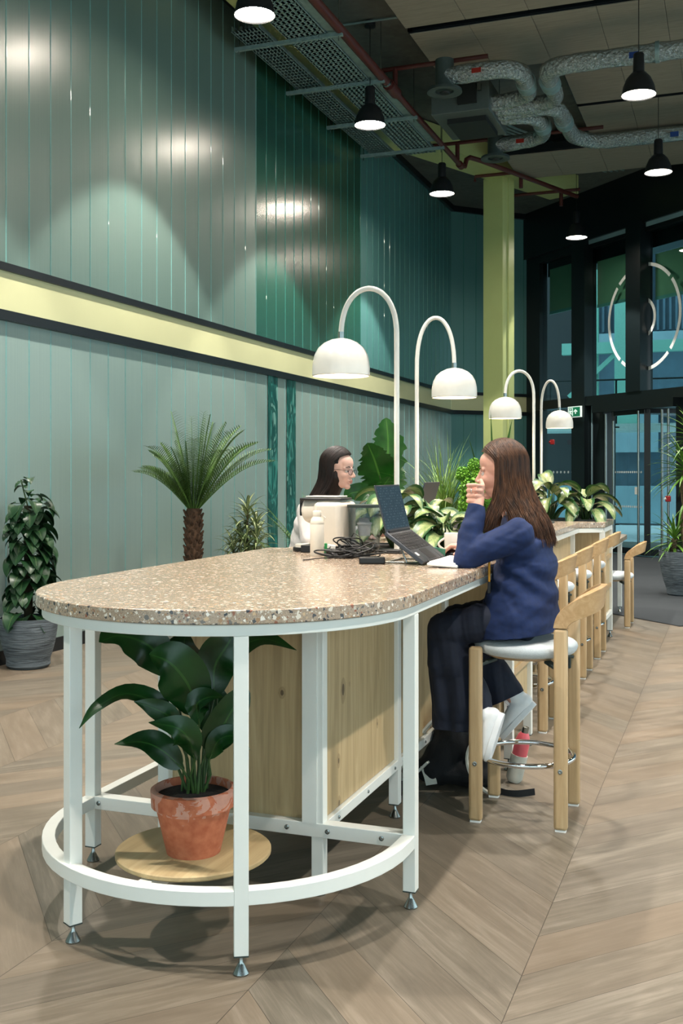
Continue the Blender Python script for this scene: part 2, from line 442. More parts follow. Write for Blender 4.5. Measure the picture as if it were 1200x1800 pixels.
        if remesh:
            md = o.modifiers.new('r', 'REMESH'); md.mode = 'VOXEL'; md.voxel_size = remesh; md.use_smooth_shade = True
        if sm: md = o.modifiers.new('s', 'SMOOTH'); md.factor = .5; md.iterations = sm
        if solid: md = o.modifiers.new('t', 'SOLIDIFY'); md.thickness = solid
        if bevel: md = o.modifiers.new('b', 'BEVEL'); md.width = bevel; md.segments = seg; md.limit_method = 'ANGLE'; md.harden_normals = False
        if subs: md = o.modifiers.new('u', 'SUBSURF'); md.levels = subs; md.render_levels = subs
        return o
    world = False

class WB(MB):
    """mesh given in room coordinates; moved into its parent's frame when built"""
    world = True

def tag(o, label=None, cat=None, group=None, kind=None):
    for k, v in (('label', label), ('category', cat), ('group', group), ('kind', kind)):
        if v: o[k] = v
    return o
def thing(name, loc, label, cat, group=None, rz=0, kind=None):
    o = bpy.data.objects.new(name, None); COL.objects.link(o); o.location = loc; o.rotation_euler = (0, 0, rz); OFF[o.name] = tuple(loc)
    o.empty_display_size = .1
    return tag(o, label, cat, group, kind)
def struct(mb, name, mat, **kw):
    o = mb.build(name, mat, **kw); o['kind'] = 'structure'; return o
def dup(root, loc, rz=None, label=None, group=None):
    def rec(o, parent):
        c = o.copy(); COL.objects.link(c)
        if parent is not None: c.parent = parent
        for ch in [q for q in bpy.data.objects if q.parent == o]: rec(ch, c)
        return c
    r = rec(root, None); r.location = loc; OFF[r.name] = tuple(loc)
    if rz is not None: r.rotation_euler = (0, 0, rz)
    if label: r['label'] = label
    if group: r['group'] = group
    return r

# ---- leaves
PROF = {
 'lance': lambda t: math.sin(PI*t**.75)**.9 if 0 < t < 1 else 0.0,
 'oval': lambda t: math.sin(PI*t**.85)**.6 if 0 < t < 1 else 0.0,
 'heart': lambda t: (min(1, (t/.16))**.5 * (1-t)**.72*1.25) if 0 < t < 1 else 0.0,
 'blade': lambda t: (min(1, .35+t*3)*(1-t**2.2)),
 'sword': lambda t: min(1, .5+t*2)*(1-t**3.5),
}
def leaf(mb, p, d, L, W, droop=.6, fold=.25, n=9, prof='lance', roll=0.0, wav=0.0, seed=0, curl=0, stalk=0.0):
    p = V(p); d = V(d).normalized(); pts = []; dirs = []; step = L/n; q = p.copy(); dd = d.copy()
    for i in range(n+1):
        pts.append(q.copy()); dirs.append(dd.copy()); dd = (dd + V((0, 0, -1))*droop/n).normalized(); q = q + dd*step
    vs = []; uvs = []; f = PROF[prof]
    for i in range(n+1):
        t = i/n; tt = 0 if t < stalk else (t-stalk)/(1-stalk)
        dv = dirs[i]; h = V((dv.x, dv.y, 0)); h = h if h.length > 1e-3 else V((d.x, d.y, 0)) if (V((d.x, d.y, 0)).length > 1e-3) else V((1, 0, 0))
        sd = V((h.y, -h.x, 0)).normalized(); up = sd.cross(dv).normalized()
        if roll: R = Matrix.Rotation(roll, 3, dv); sd = R @ sd; up = R @ up
        w = W*.5*(f(tt) if t >= stalk and tt < 1 else 0); w = max(w, W*.012 + (.0015 if t < stalk else 0))
        for j, a in enumerate((-1, -.5, 0, .5, 1)):
            ww = wav*W*math.sin(t*11+seed+a*2)*abs(a)
            vs.append(pts[i] + sd*a*w + up*(fold*w*abs(a)**1.3 + ww*f(min(max(tt, 0), 1))*.5)); uvs.append(((a+1)/2, tt))
    fs = [(i*5+j, i*5+j+1, (i+1)*5+j+1, (i+1)*5+j) for i in range(n) for j in range(4)]
    mb.add(vs, fs, uvs); return pts
def aim(az, el): return V((math.cos(az)*math.cos(el), math.sin(az)*math.cos(el), math.sin(el)))
def light(name, kind, loc, energy, col, parent=None, size=.1, spot=None, blend=.1):
    l = bpy.data.lights.new(name, kind); l.energy = energy; l.color = col
    if kind == 'SPOT': l.spot_size = spot; l.spot_blend = blend; l.shadow_soft_size = size
    elif kind == 'POINT': l.shadow_soft_size = size
    o = bpy.data.objects.new(name, l); COL.objects.link(o); o.location = loc
    if parent is not None: o.parent = parent
    return o

def sculpt(mb, name, mat, parent, voxel, smooth=4, disp=None, cuts=(), matfn=None):
    """fuse the overlapping volumes of mb into one continuous skin, shape it with disp(point, normal), trim it with planes (point, normal)"""
    tmp = mb.build('tmp', mat if isinstance(mat, str) else mat[0], parent, smooth=0, remesh=voxel, sm=smooth)
    bpy.context.view_layer.update(); dg = bpy.context.evaluated_depsgraph_get()
    me = bpy.data.meshes.new_from_object(tmp.evaluated_get(dg)); old = tmp.data; bpy.data.objects.remove(tmp); bpy.data.meshes.remove(old)
    q = parent
    while q.name not in OFF: q = q.parent
    off = V(OFF[q.name])
    if disp:
        vn = [v.normal.copy() for v in me.vertices]
        for v, n in zip(me.vertices, vn): v.co = v.co + disp(v.co+off, n)
    if cuts:
        import bmesh
        bm = bmesh.new(); bm.from_mesh(me)
        for p_, n_, keep in cuts:
            geom = [g_ for g_ in bm.verts if keep(g_.co+off)]; gs = set(geom)
            ed = [e for e in bm.edges if e.verts[0] in gs and e.verts[1] in gs]; fc = [f for f in bm.faces if all(v in gs for v in f.verts)]
            bmesh.ops.bisect_plane(bm, geom=geom+ed+fc, plane_co=V(p_)-off, plane_no=V(n_), clear_outer=True)
        bm.to_mesh(me); bm.free()
    me.materials.clear()
    for m in (mat if isinstance(mat, (list, tuple)) else [mat]): me.materials.append(MAT[m])
    me.polygons.foreach_set('use_smooth', [True]*len(me.polygons))
    o = bpy.data.objects.new(name, me); COL.objects.link(o); o.parent = parent
    if cuts:
        md = o.modifiers.new('t', 'SOLIDIFY'); md.thickness = .003; md.offset = -1
    return o

def folds(amp, dirs):
    def f(p, n):
        a = 0
        for (dx, dy, dz), sc, am in dirs:
            s_ = dx*p.x+dy*p.y+dz*p.z; a += am*(mnoise.noise(V((s_*sc, p.z*3+p.x*2, p.y*3)))+.35*mnoise.noise(V((s_*sc*2.3, p.y*6, p.x*5))))
        return n*amp*a
    return f
def leafpath(mb, ctrl, W, face, prof='lance', n=16, fold=.25, rag=0.0, seed=0, curl=0.0):
    """blade whose midrib runs through ctrl and whose surface turns towards the direction face"""
    P = [V(c) for c in ctrl]; P = [P[0]*2-P[1]] + P + [P[-1]*2-P[-2]]; face = V(face).normalized(); pts = []
    m = len(P)-3; r_ = random.Random(seed)
    for i in range(n+1):
        t = min(i/n*m, m-1e-6); k = int(t); u = t-k; a, b, c, d = P[k:k+4]
        pts.append(.5*((2*b)+(c-a)*u+(2*a-5*b+4*c-d)*u*u+(3*b-a-3*c+d)*u**3))
    vs = []; uvs = []; f = PROF[prof]; cut = {}
    for i in range(n+1):
        t = i/n; dv = (pts[min(i+1, n)]-pts[max(i-1, 0)]).normalized(); sd = dv.cross(face)
        if sd.length < .05: sd = dv.cross(V((0, 0, 1)))
        sd.normalize(); up = sd.cross(dv).normalized(); w = max(W*.5*(f(t) if 0 < t < 1 else 0), .001)
        for j, a in enumerate((-1, -.55, 0, .55, 1)):
            q = 1.0
            if rag and abs(a) == 1 and 0 < i < n: q = 1-rag*r_.random()**2
            vs.append(pts[i]+sd*a*w*q+up*(fold*w*abs(a)**1.4 + curl*w*math.sin(t*9+seed+a)*abs(a))); uvs.append(((a+1)/2, t))
    mb.add(vs, [(i*5+j, i*5+j+1, (i+1)*5+j+1, (i+1)*5+j) for i in range(n) for j in range(4)], uvs)
# ================================================================ SETTING
WX = -4.825; ZC = 6.2
C1 = V((-4.825, 18.84, 0)); C2 = V((-3.632, 20.033, 0)); GD = V((.70711, -.70711, 0)); GN = V((-.70711, -.70711, 0))
def gp(a, z, off=0.0): return C2 + GD*a + GN*off + V((0, 0, z))     # a point on the glazed wall; off = towards the room

b = MB(); b.add([(-5.2, -4, 0), (7, -4, 0), (7, 21.5, 0), (-5.2, 21.5, 0), (-5.2, -4, -.1), (7, -4, -.1), (7, 21.5, -.1), (-5.2, 21.5, -.1)],
                [(0, 1, 2, 3), (4, 7, 6, 5), (0, 4, 5, 1), (1, 5, 6, 2), (2, 6, 7, 3), (3, 7, 4, 0)])
struct(b, 'floor', 'floor', smooth=0)
b = MB(); b.box((-5.2, -4, ZC), (7, 21.5, ZC+.3)); struct(b, 'ceiling', 'concrete', smooth=0)
b = MB()
m0, m1 = gp(.15, .006, .02), gp(9.5, .006, .02)
b.add([gp(.0, .006, .02), gp(9.5, .006, .02), gp(9.5, .006, 5.0), gp(.9, .006, 5.0)], [(3, 2, 1, 0)])
b.add([gp(.0, .001, .02), gp(9.5, .001, .02), gp(9.5, .001, 5.0), gp(.9, .001, 5.0)], [(0, 1, 2, 3)])
o = b.build('entrance_mat', 'carpet', smooth=0); tag(o, 'dark grey entrance matting inside the revolving door', 'mat')

def panel_wall(name, mat, p0, p1, z0, z1, th=.06, phase=0.0, w=.2615):
    """upright boards w wide with a thin raised seam between them; visible face on the right of p0->p1"""
    p0, p1 = V(p0), V(p1); L = (p1-p0).length; d = (p1-p0).normalized(); nrm = V((d.y, -d.x, 0)); b = MB()
    cuts = [(0, 0, 0)]; s = phase
    prof = []
    while s < L:
        if s > .03: prof += [(s-.005, 0), (s-.002, .005), (s+.002, .005), (s+.005, 0)]
        s += w
    pr = [(0, 0)] + [q for q in prof if .001 < q[0] < L-.001] + [(L, 0)]
    for (s0, h0), (s1, h1) in zip(pr, pr[1:]):
        b.cur = 1 if (h0 > 0 or h1 > 0) else 0
        A = p0+d*s0+nrm*h0; B = p0+d*s1+nrm*h1
        b.add([A+V((0, 0, z0)), B+V((0, 0, z0)), B+V((0, 0, z1)), A+V((0, 0, z1))], [(0, 1, 2, 3)])
    b.cur = 0
    A = p0-nrm*th; B = p1-nrm*th
    b.add([p0+V((0, 0, z0)), p1+V((0, 0, z0)), p1+V((0, 0, z1)), p0+V((0, 0, z1)), A+V((0, 0, z0)), B+V((0, 0, z0)), B+V((0, 0, z1)), A+V((0, 0, z1))],
          [(4, 7, 6, 5), (0, 4, 5, 1), (3, 2, 6, 7), (0, 3, 7, 4), (1, 5, 6, 2)])
    return struct(b, name, [mat, 'wall_seam' if mat.startswith('wall_teal') and 'dark' not in mat else 'wall_seam_dark'], smooth=0)
# left wall: lower boards, upper boards in three lengths (the middle one darker)
ZL, ZU = 2.42, 2.83
panel_wall('wall_left', 'wall_teal', (WX, -4, 0), (WX, 18.84, 0), .1, ZL, phase=.033)
for nm, mt, y0, y1 in (('wall_left_near', 'wall_teal_shaded', -4, 10.43), ('wall_left_middle', 'wall_teal_dark', 10.43, 13.84), ('wall_left_far', 'wall_blue', 13.84, 18.84)):
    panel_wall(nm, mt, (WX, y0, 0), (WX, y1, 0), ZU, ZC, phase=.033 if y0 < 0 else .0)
panel_wall('wall_back', 'wall_blue', C1, C2, .1, ZL, phase=0)
panel_wall('wall_back_upper', 'wall_blue', C1, C2, ZU, ZC, phase=0)
def run(b, p0, p1, z0, z1, d0, d1):
    p0, p1 = V(p0), V(p1); d = (p1-p0).normalized(); n = V((d.y, -d.x, 0)); c = []
    for p in (p0, p1):
        for dd in (d0, d1):
            for z in (z0, z1): c.append(p + n*dd + V((0, 0, z)))
    b.add(c, [(0, 1, 3, 2), (4, 6, 7, 5), (0, 4, 5, 1), (2, 3, 7, 6), (0, 2, 6, 4), (1, 5, 7, 3)])
WP = [V((WX, -4, 0)), C1, C2]
for nm, mt, z0, z1, d0, d1 in (('trim_1', 'lime_pale', 2.49, 2.775, -.05, -.005), ('trim_2', 'trim_black', ZL, 2.49, -.06, .045), ('trim_3', 'trim_black', 2.775, ZU, -.06, .02),
                               ('baseboard_left', 'trim_black', 0, .1, -.06, .012), ('trim_4', 'trim_black', ZC-.1, ZC, -.0, .06)):
    b = MB()
    for i in range(2): run(b, WP[i], WP[i+1], z0, z1, d0, d1)
    struct(b, nm, mt, smooth=0)

# two printed strips of leaf pattern on the lower wall
def leaf_print():
    g = G('leaf_print'); o = g.geo(); x, y, z = g.sep(o)
    v = g.noise(g.comb(g.M('MULTIPLY', y, 3.0), g.M('MULTIPLY', z, 1.3), g.M('MULTIPLY', y, 1.0)), 1.6, 1.0, .4, 2.2)
    w = g.noise(g.comb(g.M('ADD', g.M('MULTIPLY', y, 5.0), z), g.M('SUBTRACT', z, y), 4.0), 2.0, 1, .4, 1.5)
    c = g.ramp(v, [(.36, '0F4A45'), (.44, '1F6F66'), (.5, '3F7F77'), (.56, '15524C'), (.66, '6A9D93')], 'CONSTANT')
    c = g.mix(g.M('MULTIPLY', g.M('GREATER_THAN', w, .55), .7), c, C('0D4440'))
    g.set(col=c, rough=.35); MAT['leaf_print'] = g.m
leaf_print()
for y0 in (10.72, 11.245):
    b = WB(); b.box((WX+.006, y0, .1), (WX+.010, y0+.26, ZL)); o = b.build('leaf_print_panel', 'leaf_print', smooth=0)
    tag(o, 'narrow dark green leaf-print strip on the teal wall, the one nearer the %s' % ('feathery palm' if y0 < 11 else 'woman in white'), 'wall panel')

# unseen sides of the hall, glazed bays with dark mullions
b = MB()
for y in range(-4, 20, 3): b.box((6.8, y-.06, 0), (6.95, y+.06, ZC))
for x in range(-4, 7, 3): b.box((x-.06, -3.95, 0), (x+.06, -3.8, ZC))
b.box((6.8, -4, 2.6), (6.95, 21, 2.8)); b.box((-4.8, -3.95, 2.6), (6.9, -3.8, 2.8))
b.box((6.8, -4, 4.0), (6.95, 21, ZC)); b.box((-4.8, -3.95, 4.0), (6.9, -3.8, ZC))  # solid upper fascia added to keep high daylight off upper walls and ceiling
struct(b, 'wall_right', 'frame_dark', smooth=0)

# ---------------------------------------------------------------- glazed wall with revolving door
def gbox(b, a0, a1, z0, z1, d0, d1):
    c = [gp(a, z, d) for a in (a0, a1) for d in (d0, d1) for z in (z0, z1)]
    b.add(c, [(0, 1, 3, 2), (4, 6, 7, 5), (0, 4, 5, 1), (2, 3, 7, 6), (0, 2, 6, 4), (1, 5, 7, 3)])
b = MB()
gbox(b, 0, 9.6, 5.35, ZC, -.12, .12)
gbox(b, 0, .42, 0, 5.4, -.12, .05)
for a0, a1 in ((1.52, 1.88), (2.95, 3.30), (4.75, 5.1), (6.3, 6.6), (8.0, 8.3)):
    gbox(b, a0, a1, 2.66 if a0 > 2 and a0 < 4 else 0, 5.4, -.10, .16)
    gbox(b, a0-.04, a0, 2.66 if a0 > 2 and a0 < 4 else 0, 5.4, -.10, .02)
gbox(b, .4, 9.6, 2.50, 2.66, -.12, .14)
gbox(b, .4, 9.6, 5.22, 5.38, -.12, .06); gbox(b, .4, 1.6, 0, .1, -.1, .05); gbox(b, 4.6, 9.6, 0, .1, -.1, .05)
gbox(b, 4.15, 4.75, 0, 2.6, -.10, .10); gbox(b, 1.9, 2.22, 0, 2.6, -.08, .02)
gbox(b, .4, 9.6, 4.98, 5.28, -.5, -.15)
struct(b, 'window_1', 'frame_dark', smooth=0)
b = MB(); gbox(b, 1.88, 2.95, 5.28, 5.36, .05, .07); gbox(b, 3.34, 4.75, 5.28, 5.36, .05, .07); gbox(b, 1.90, 1.93, .0, 2.5, .0, .03)
struct(b, 'trim_5', 'cladding_light', smooth=0)
for i, (a0, a1, z0, z1) in enumerate(((.42, 1.5, .1, 2.5), (.42, 1.5, 2.66, 5.25), (1.88, 2.93, 2.66, 5.25), (3.34, 4.75, 2.66, 5.25), (5.1, 6.3, .1, 5.25), (6.6, 8.0, .1, 5.25))):
    b = MB(); gbox(b, a0, a1, z0, z1, -.03, -.02); struct(b, 'window_%d' % (i+2), 'glass', smooth=0)
# roller blinds outside the upper panes
for i, (a0, a1, z0, z1) in enumerate(((.5, 1.5, 4.27, 5.1), (1.88, 2.93, 4.2, 5.0), (3.34, 4.75, 4.12, 4.86))):
    t = thing('roller_blind', gp(a0, z0, -.12), 'dark green roller blind drawn part-way down the %s upper window' % ('narrow leftmost', 'middle', 'rightmost')[i], 'blind', 'green roller blinds behind the upper glazing')
    w = WB(); gbox(w, a0, a1, z0+.05, z1, -.13, -.12); w.build('fabric', 'blind_green', t, smooth=0)
    w = WB(); gbox(w, a0, a1, z0, z0+.05, -.14, -.11); w.build('bottom_bar', 'teal_steel', t, smooth=0)
# white ring emblem on the glass: outer ring in pieces, inner arc open to the left
w = WB()
def arc_flat(w, ca, cz, r0, r1, t0, t1, n=24):
    vs = []
    for i in range(n+1):
        t = math.radians(t0+(t1-t0)*i/n)
        for r in (r0, r1):
            vs.append(gp(ca+r*math.cos(t), cz+r*math.sin(t), -.012))
    vs2 = [v + GN*-.004 for v in vs]; N = len(vs)
    fs = [(2*i, 2*i+1, 2*i+3, 2*i+2) for i in range(n)] + [(N+2*i, N+2*i+2, N+2*i+3, N+2*i+1) for i in range(n)]
    w.add(vs+vs2, fs)
t = thing('ring_emblem', gp(3.2, 3.0), 'large white broken-ring emblem with a small open ring inside, stuck on the high window', 'sign')
for t0, t1 in ((43, 133), (138, 228), (232, 313), (318, 398)): arc_flat(w, 3.17, 3.86, .82, .875, t0, t1)
w.build('outer_ring', 'decal', t, smooth=0)
w = WB(); arc_flat(w, 3.13, 3.85, .29, .345, -128, 128); w.build('inner_ring', 'decal', t, smooth=0)

# revolving door
def gtube(w, a, z0, z1, d, r=.018): w.tube([gp(a, z0, d), gp(a, z1, d)], r, 10)
b = MB(); gbox(b, 2.2, 4.15, 2.36, 2.5, -1.4, .25); gbox(b, 2.22, 2.32, 0, 2.5, -.1, .1); gbox(b, 4.05, 4.15, 0, 2.5, -.1, .1)
struct(b, 'door_1', 'frame_dark', smooth=0)
t = thing('revolving_door', gp(3.2, 0, 0), 'glazed revolving door with dark frame in the far glass wall', 'door')
def leafdoor(p, q, name):
    p, q = V(p), V(q); d = (q-p).normalized(); w = WB()
    for e in (p+d*.03, q-d*.03): w.bar(e+V((0, 0, .03)), e+V((0, 0, 2.36)), .05, .06)
    w.bar(p+V((0, 0, .08)), q+V((0, 0, .08)), .05, .1); w.bar(p+V((0, 0, 2.33)), q+V((0, 0, 2.33)), .05, .07)
    o = w.build(name, 'frame_dark', t, smooth=0)
    g_ = WB(); n = V((d.y, -d.x, 0)); vs = [p+n*.004, q+n*.004, q+n*.004+V((0, 0, 2.3)), p+n*.004+V((0, 0, 2.3))]; vs += [v-n*.008 for v in vs]
    g_.add(vs, [(0, 1, 2, 3), (7, 6, 5, 4), (0, 4, 5, 1), (2, 6, 7, 3), (1, 5, 6, 2), (0, 3, 7, 4)]); g_.build('pane', 'glass', o, smooth=0)
    return o
leafdoor(gp(2.5, 0, .05), gp(3.42, 0, .12), 'door_leaf')
leafdoor(gp(3.42, 0, .12), gp(3.75, 0, -.75), 'door_leaf')
leafdoor(gp(3.42, 0, -.9), gp(4.02, 0, -.9), 'door_leaf')
for a, d in ((2.35, .08), (3.30, .19), (3.74, .1), (3.95, .16)):
    w = WB(); gtube(w, a, .05, 2.34, d, .02); w.build('steel_upright', 'steel', t)
w = WB(); gtube(w, 2.72, .35, 2.2, .22, .02)
for z in (.5, 2.1): w.tube([gp(2.72, z, .22), gp(2.72, z, .1)], .012, 8)
w.build('door_handle', 'steel', t)
w = WB()
for z in (.8, 1.36):
    for i in range(14):
        a = 2.62+i*.052
        w.lathe([(.017, -.002), (.017, .002)], gp(a, z, .13), 12, axis=GN)
w.build('safety_dots', 'decal', t)
w = WB(); gbox(w, 3.12, 3.2, 1.0, 1.12, .10, .115); w.build('door_notice', 'paper', t)
ORD = ('first', 'second', 'third', 'fourth', 'fifth', 'sixth', 'seventh', 'eighth', 'ninth')
for i in range(9):
    w = WB(); w.lathe([(.022, -.002), (.022, .002)], gp(.55+i*.11, 1.36, -.005), 12, axis=GN)
    tag(w.build('safety_dot', 'decal'), 'pale round safety dot on the dark pane left of the door, %s from the left' % ORD[i], 'sticker', 'safety dots on the side pane')

# exit sign: running figure, door and arrow
t = thing('exit_sign', gp(1.34, 2.3, .2), 'green emergency exit sign with running figure and up arrow over the door', 'sign')
S = lambda u, v, d=.235: gp(1.50+.36*u, 2.31+.19*v, d)
def spoly(w, pts, d=.238):
    vs = [S(u, v, d) for u, v in pts]; n = len(vs); vs += [S(u, v, d-.004) for u, v in pts]
    w.add(vs, [tuple(range(n)), tuple(reversed(range(n, 2*n)))])
w = WB(); gbox(w, 1.50, 1.86, 2.31, 2.50, .19, .22); w.build('case', 'sign_white', t)
w = WB(); spoly(w, [(.05, .08), (.95, .08), (.95, .92), (.05, .92)], .224); w.build('face', 'sign_green', t, smooth=0)
w = WB()
spoly(w, [(.62, .3), (.68, .3), (.68, .62), (.62, .62)][0:4]); spoly(w, [(.50, .52), (.55, .47), (.65, .62), (.75, .47), (.80, .52), (.65, .74)])
for pl in ([(.12, .14), (.16, .14), (.16, .86), (.12, .86)], [(.40, .14), (.44, .14), (.44, .86), (.40, .86)], [(.12, .82), (.44, .82), (.44, .86), (.12, .86)],
           [(.25, .68), (.31, .68), (.31, .78), (.25, .78)], [(.22, .42), (.30, .38), (.33, .62), (.25, .64)], [(.30, .56), (.38, .50), (.39, .54), (.31, .64)],
           [(.18, .50), (.25, .56), (.25, .62), (.16, .54)], [(.24, .40), (.31, .42), (.38, .28), (.34, .26)], [(.22, .44), (.27, .40), (.20, .18), (.16, .20)]): spoly(w, pl)
w.build('pictogram', 'sign_white', t, smooth=0)
for a, z, nm, lb in ((.98, 1.9, 'alarm_bell', 'small red fire alarm device high on the dark far wall by the white arched lamps'), (4.02, .95, 'call_point', 'small red fire call point beside the revolving door')):
    w = WB(); c = gp(a if a < 2 else 3.99, z, .17 if a < 2 else .2); w.box(c-V((.04, .04, .045)), c+V((.04, .04, .045))); t = thing(nm, c, lb, 'fire alarm')
    w.build('case', 'red_device', t, bevel=.01); w = WB(); w.lathe([(.022, 0), (.016, .015)], c+GN*.055, 12, axis=GN); w.build('lens', 'red_device' if a < 2 else 'paper', t)

# ---------------------------------------------------------------- outside the glass
b = MB(); b.box((-16, 19.0, -.15), (14, 40, -.05)); b.box((3.2, 12, -.15), (14, 19.2, -.05)); o = b.build('pavement', 'out_ground', smooth=0); o['kind'] = 'structure'
t = thing('office_building', (0, 30, 0), 'dark ribbed office facade across the yard, seen through the glass wall', 'building')
w = WB(); w.box((-14, 30, 0), (12, 31, 12)); w.build('wall', 'cladding', t, smooth=0)
w = WB(); w.box((-14, 29.4, 0), (-4.0, 29.8, 12)); w.build('dark_wing', 'trim_black', t, smooth=0)
w = WB()
for i in range(90): x = -9+i*.16; w.box((x, 29.86, 5.2), (x+.06, 30.0, 8.5))
w.build('ribs', 'cladding', t, smooth=0)
w = WB(); w.box((-9, 29.75, 4.9), (9, 30, 5.15)); w.box((-9, 29.75, 3.0), (9, 30, 3.2)); w.build('ledge', 'cladding_light', t, smooth=0)
w = WB()
for i in range(7): w.box((-.6, 29.9, 3.5+i*.16), (3, 30.0, 3.58+i*.16))
w.build('louvre', 'trim_black', t, smooth=0)
for x0, z0, x1, z1 in ((.4, 3.55, 1.6, 3.85), (.5, 2.2, 1.5, 2.32), (.5, 1.75, 1.4, 1.85), (1.0, .9, 2.2, 2.0)):
    w = WB(); w.box((x0, 29.6, z0), (x1, 29.72, z1)); w.build('lit_window', 'lit_window', t, smooth=0)
w = WB(); w.box((-6, 29.3, 0), (4, 29.5, 1.0)); w.build('plinth', 'cladding_light', t, smooth=0)
w = WB(); w.box((-3.2, 29.55, 1.9), (-1.9, 29.62, 3.1)); w.build('pale_panel', 'cladding_light', t, smooth=0)
t = thing('yard_canopy', (-1.9, 25, 0), 'turquoise steel column and beam structure outside the high windows', 'steelwork')
w = WB(); w.box((-2.55, 24.8, 2.4), (-2.05, 25.2, 7)); w.build('column', 'teal_steel', t, smooth=0)
w = WB(); w.box((-3.75, 24.9, 4.08), (6, 25.1, 4.34)); w.build('beam', 'teal_steel', t, smooth=0)
w = WB(); w.box((-3.1, 25.1, 2.4), (-2.95, 25.3, 7)); w.build('column', 'teal_steel', t, smooth=0)
w = WB(); w.bar((-2.4, 25, 4.2), (-3.6, 25, 3.1), .10, .10); w.build('brace', 'teal_steel', t, smooth=0)
t = thing('guard_rail', (-1, 23.5, 2.2), 'thin dark guard rail on a raised walkway outside', 'railing')
w = WB(); w.box((-5, 23.4, 2.25), (5, 24.6, 2.4)); w.build('walkway', 'outside_white', t, smooth=0)
w = WB(); w.tube([(-5, 23.5, 3.35), (5, 23.5, 3.35)], .02, 8); w.build('top_rail', 'frame_dark', t)
for x in (-3.8, -2.4, -1.0, .4, 1.8): w = WB(); w.box((x, 23.48, 2.4), (x+.04, 23.52, 3.35)); w.build('post', 'frame_dark', t)

# ---------------------------------------------------------------- lime column and beam
R24 = Matrix.Rotation(math.radians(-24.5), 3, 'Z')
t = thing('steel_column', (-3.42, 16.3, 0), 'tall lime green steel column rising from floor to ceiling', 'column')
b = MB(); b.box((-.185, -.15, 0), (.185, .15, 5.9), R24, (0, 0, 2.9)); b.build('shaft', 'lime', t, smooth=0, bevel=.006)
b = MB(); b.box((.186, -.02, 0), (.20, .02, 5.9), R24, (0, 0, 2.9)); b.build('edge_strip', 'lime', t, smooth=0)
t = thing('ceiling_beam', (-3.4, 16.3, 5.9), 'lime green steel beam under the slab over the green column', 'beam')
b = WB(); a0, a1 = V((-4.3, 14.0, 6.03)), V((-2.62, 17.65, 6.03)); b.bar(a0, a1, .55, .3); b.build('beam_body', 'lime', t, smooth=0, bevel=.005)
b = WB(); b.box((-4.55, 2, 5.86), (-4.25, 14.4, 6.16)); tag(b.build('ceiling_beam', 'lime', smooth=0, loc=(-4.4, 8, 6.0)), 'lime green beam running above the cable trays along the wall', 'beam')
# ================================================================ CEILING SERVICES
def raft(x0, y0, y1, label, x1=3.0, z=6.02):
    t = thing('acoustic_panel', (x0, y0, z), label, 'ceiling panel', 'acoustic ceiling panels')
    w = WB(); x = x0+.02
    w.box((x0+.01, y0+.01, z+.012), (x1, y1-.01, z+.03)); w.build('backing', 'trim_black', t, smooth=0)
    w = WB()
    while x < x1-.05:
        w.box((x, y0+.012, z), (min(x+.645, x1), y1-.012, z+.02)); x += .649
    w.build('boards', 'raft_wool', t, smooth=0, bevel=.003, seg=1)
    w = WB(); w.box((x0, y0, z+.03), (x1, y0+.05, z+.13)); w.box((x0, y1-.05, z+.03), (x1, y1, z+.13)); w.box((x0, y0, z+.03), (x0+.05, y1, z+.13)); w.build('frame', 'trim_black', t, smooth=0)
    for xx in (x0+.4, x0+2.0, x0+3.6):
        w = WB(); w.tube([(xx, y0+.3, z+.1), (xx, y0+.3, ZC)], .004, 6); w.build('hanger_rod', 'steel', t)
raft(-3.263, 9.40, 10.74, 'grey wood-wool ceiling panel at the top edge of the picture, nearest one')
raft(-3.263, 10.88, 12.185, 'grey wood-wool ceiling panel, second from the front, above the first foil duct')
raft(-1.89, 12.51, 13.70, 'grey wood-wool ceiling panel right of the foil ducts, nearer one')
raft(-1.89, 13.80, 15.22, 'grey wood-wool ceiling panel right of the foil ducts, farther one')
raft(-3.06, 14.84, 16.09, 'grey wood-wool ceiling panel farthest back, beyond the second foil duct', z=5.8)

# cable trays along the wall
def tray(x0, x1, y0, y1, z, label, h=.06):
    t = thing('cable_tray', ((x0+x1)/2, y0, z), label, 'cable tray'); w = WB()
    wdt = x1-x0; nx = 7
    ys = y0; s = .11
    for i in range(nx+1): x = x0+wdt*i/nx; w.box((x-.013, y0, z), (x+.013, y1, z+.003))
    while ys < y1: w.box((x0, ys, z), (x1, ys+.058, z+.0028)); ys += s*.72
    w.build('slotted_bed', 'tray', t, smooth=0)
    w = WB(); w.box((x0-.004, y0, z), (x0, y1, z+h)); w.box((x1, y0, z), (x1+.004, y1, z+h)); w.build('side_rail', 'tray', t, smooth=0)
    w = WB()
    for i in range(5):
        x = x0+wdt*(.15+.16*i); r = .014+.006*(i % 2)
        w.tube([(x+.012*math.sin(y*2+i), y, z+.022) for y in [y0+(y1-y0)*k/16 for k in range(17)]], r, 6)
    w.build('cables', 'tray_dark', t)
tray(-4.56, -4.28, 9.3, 13.7, 5.62, 'slotted galvanised cable tray nearest the wall, running towards the green column', .05)
tray(-4.08, -3.70, 6.0, 13.6, 5.58, 'wide slotted galvanised cable tray, second from the wall')
tray(-4.42, -4.14, 5.4, 8.05, 5.64, 'short galvanised cable tray at the top left by the nearest pendant')
t = thing('steel_channel', (-3.6, 9, 5.6), 'long galvanised channel beside the wide cable tray', 'cable tray')
w = WB(); w.box((-3.69, 6, 5.6), (-3.60, 13.2, 5.604)); w.box((-3.60, 6, 5.6), (-3.596, 13.2, 5.70)); w.build('channel', 'tray', t, smooth=0)
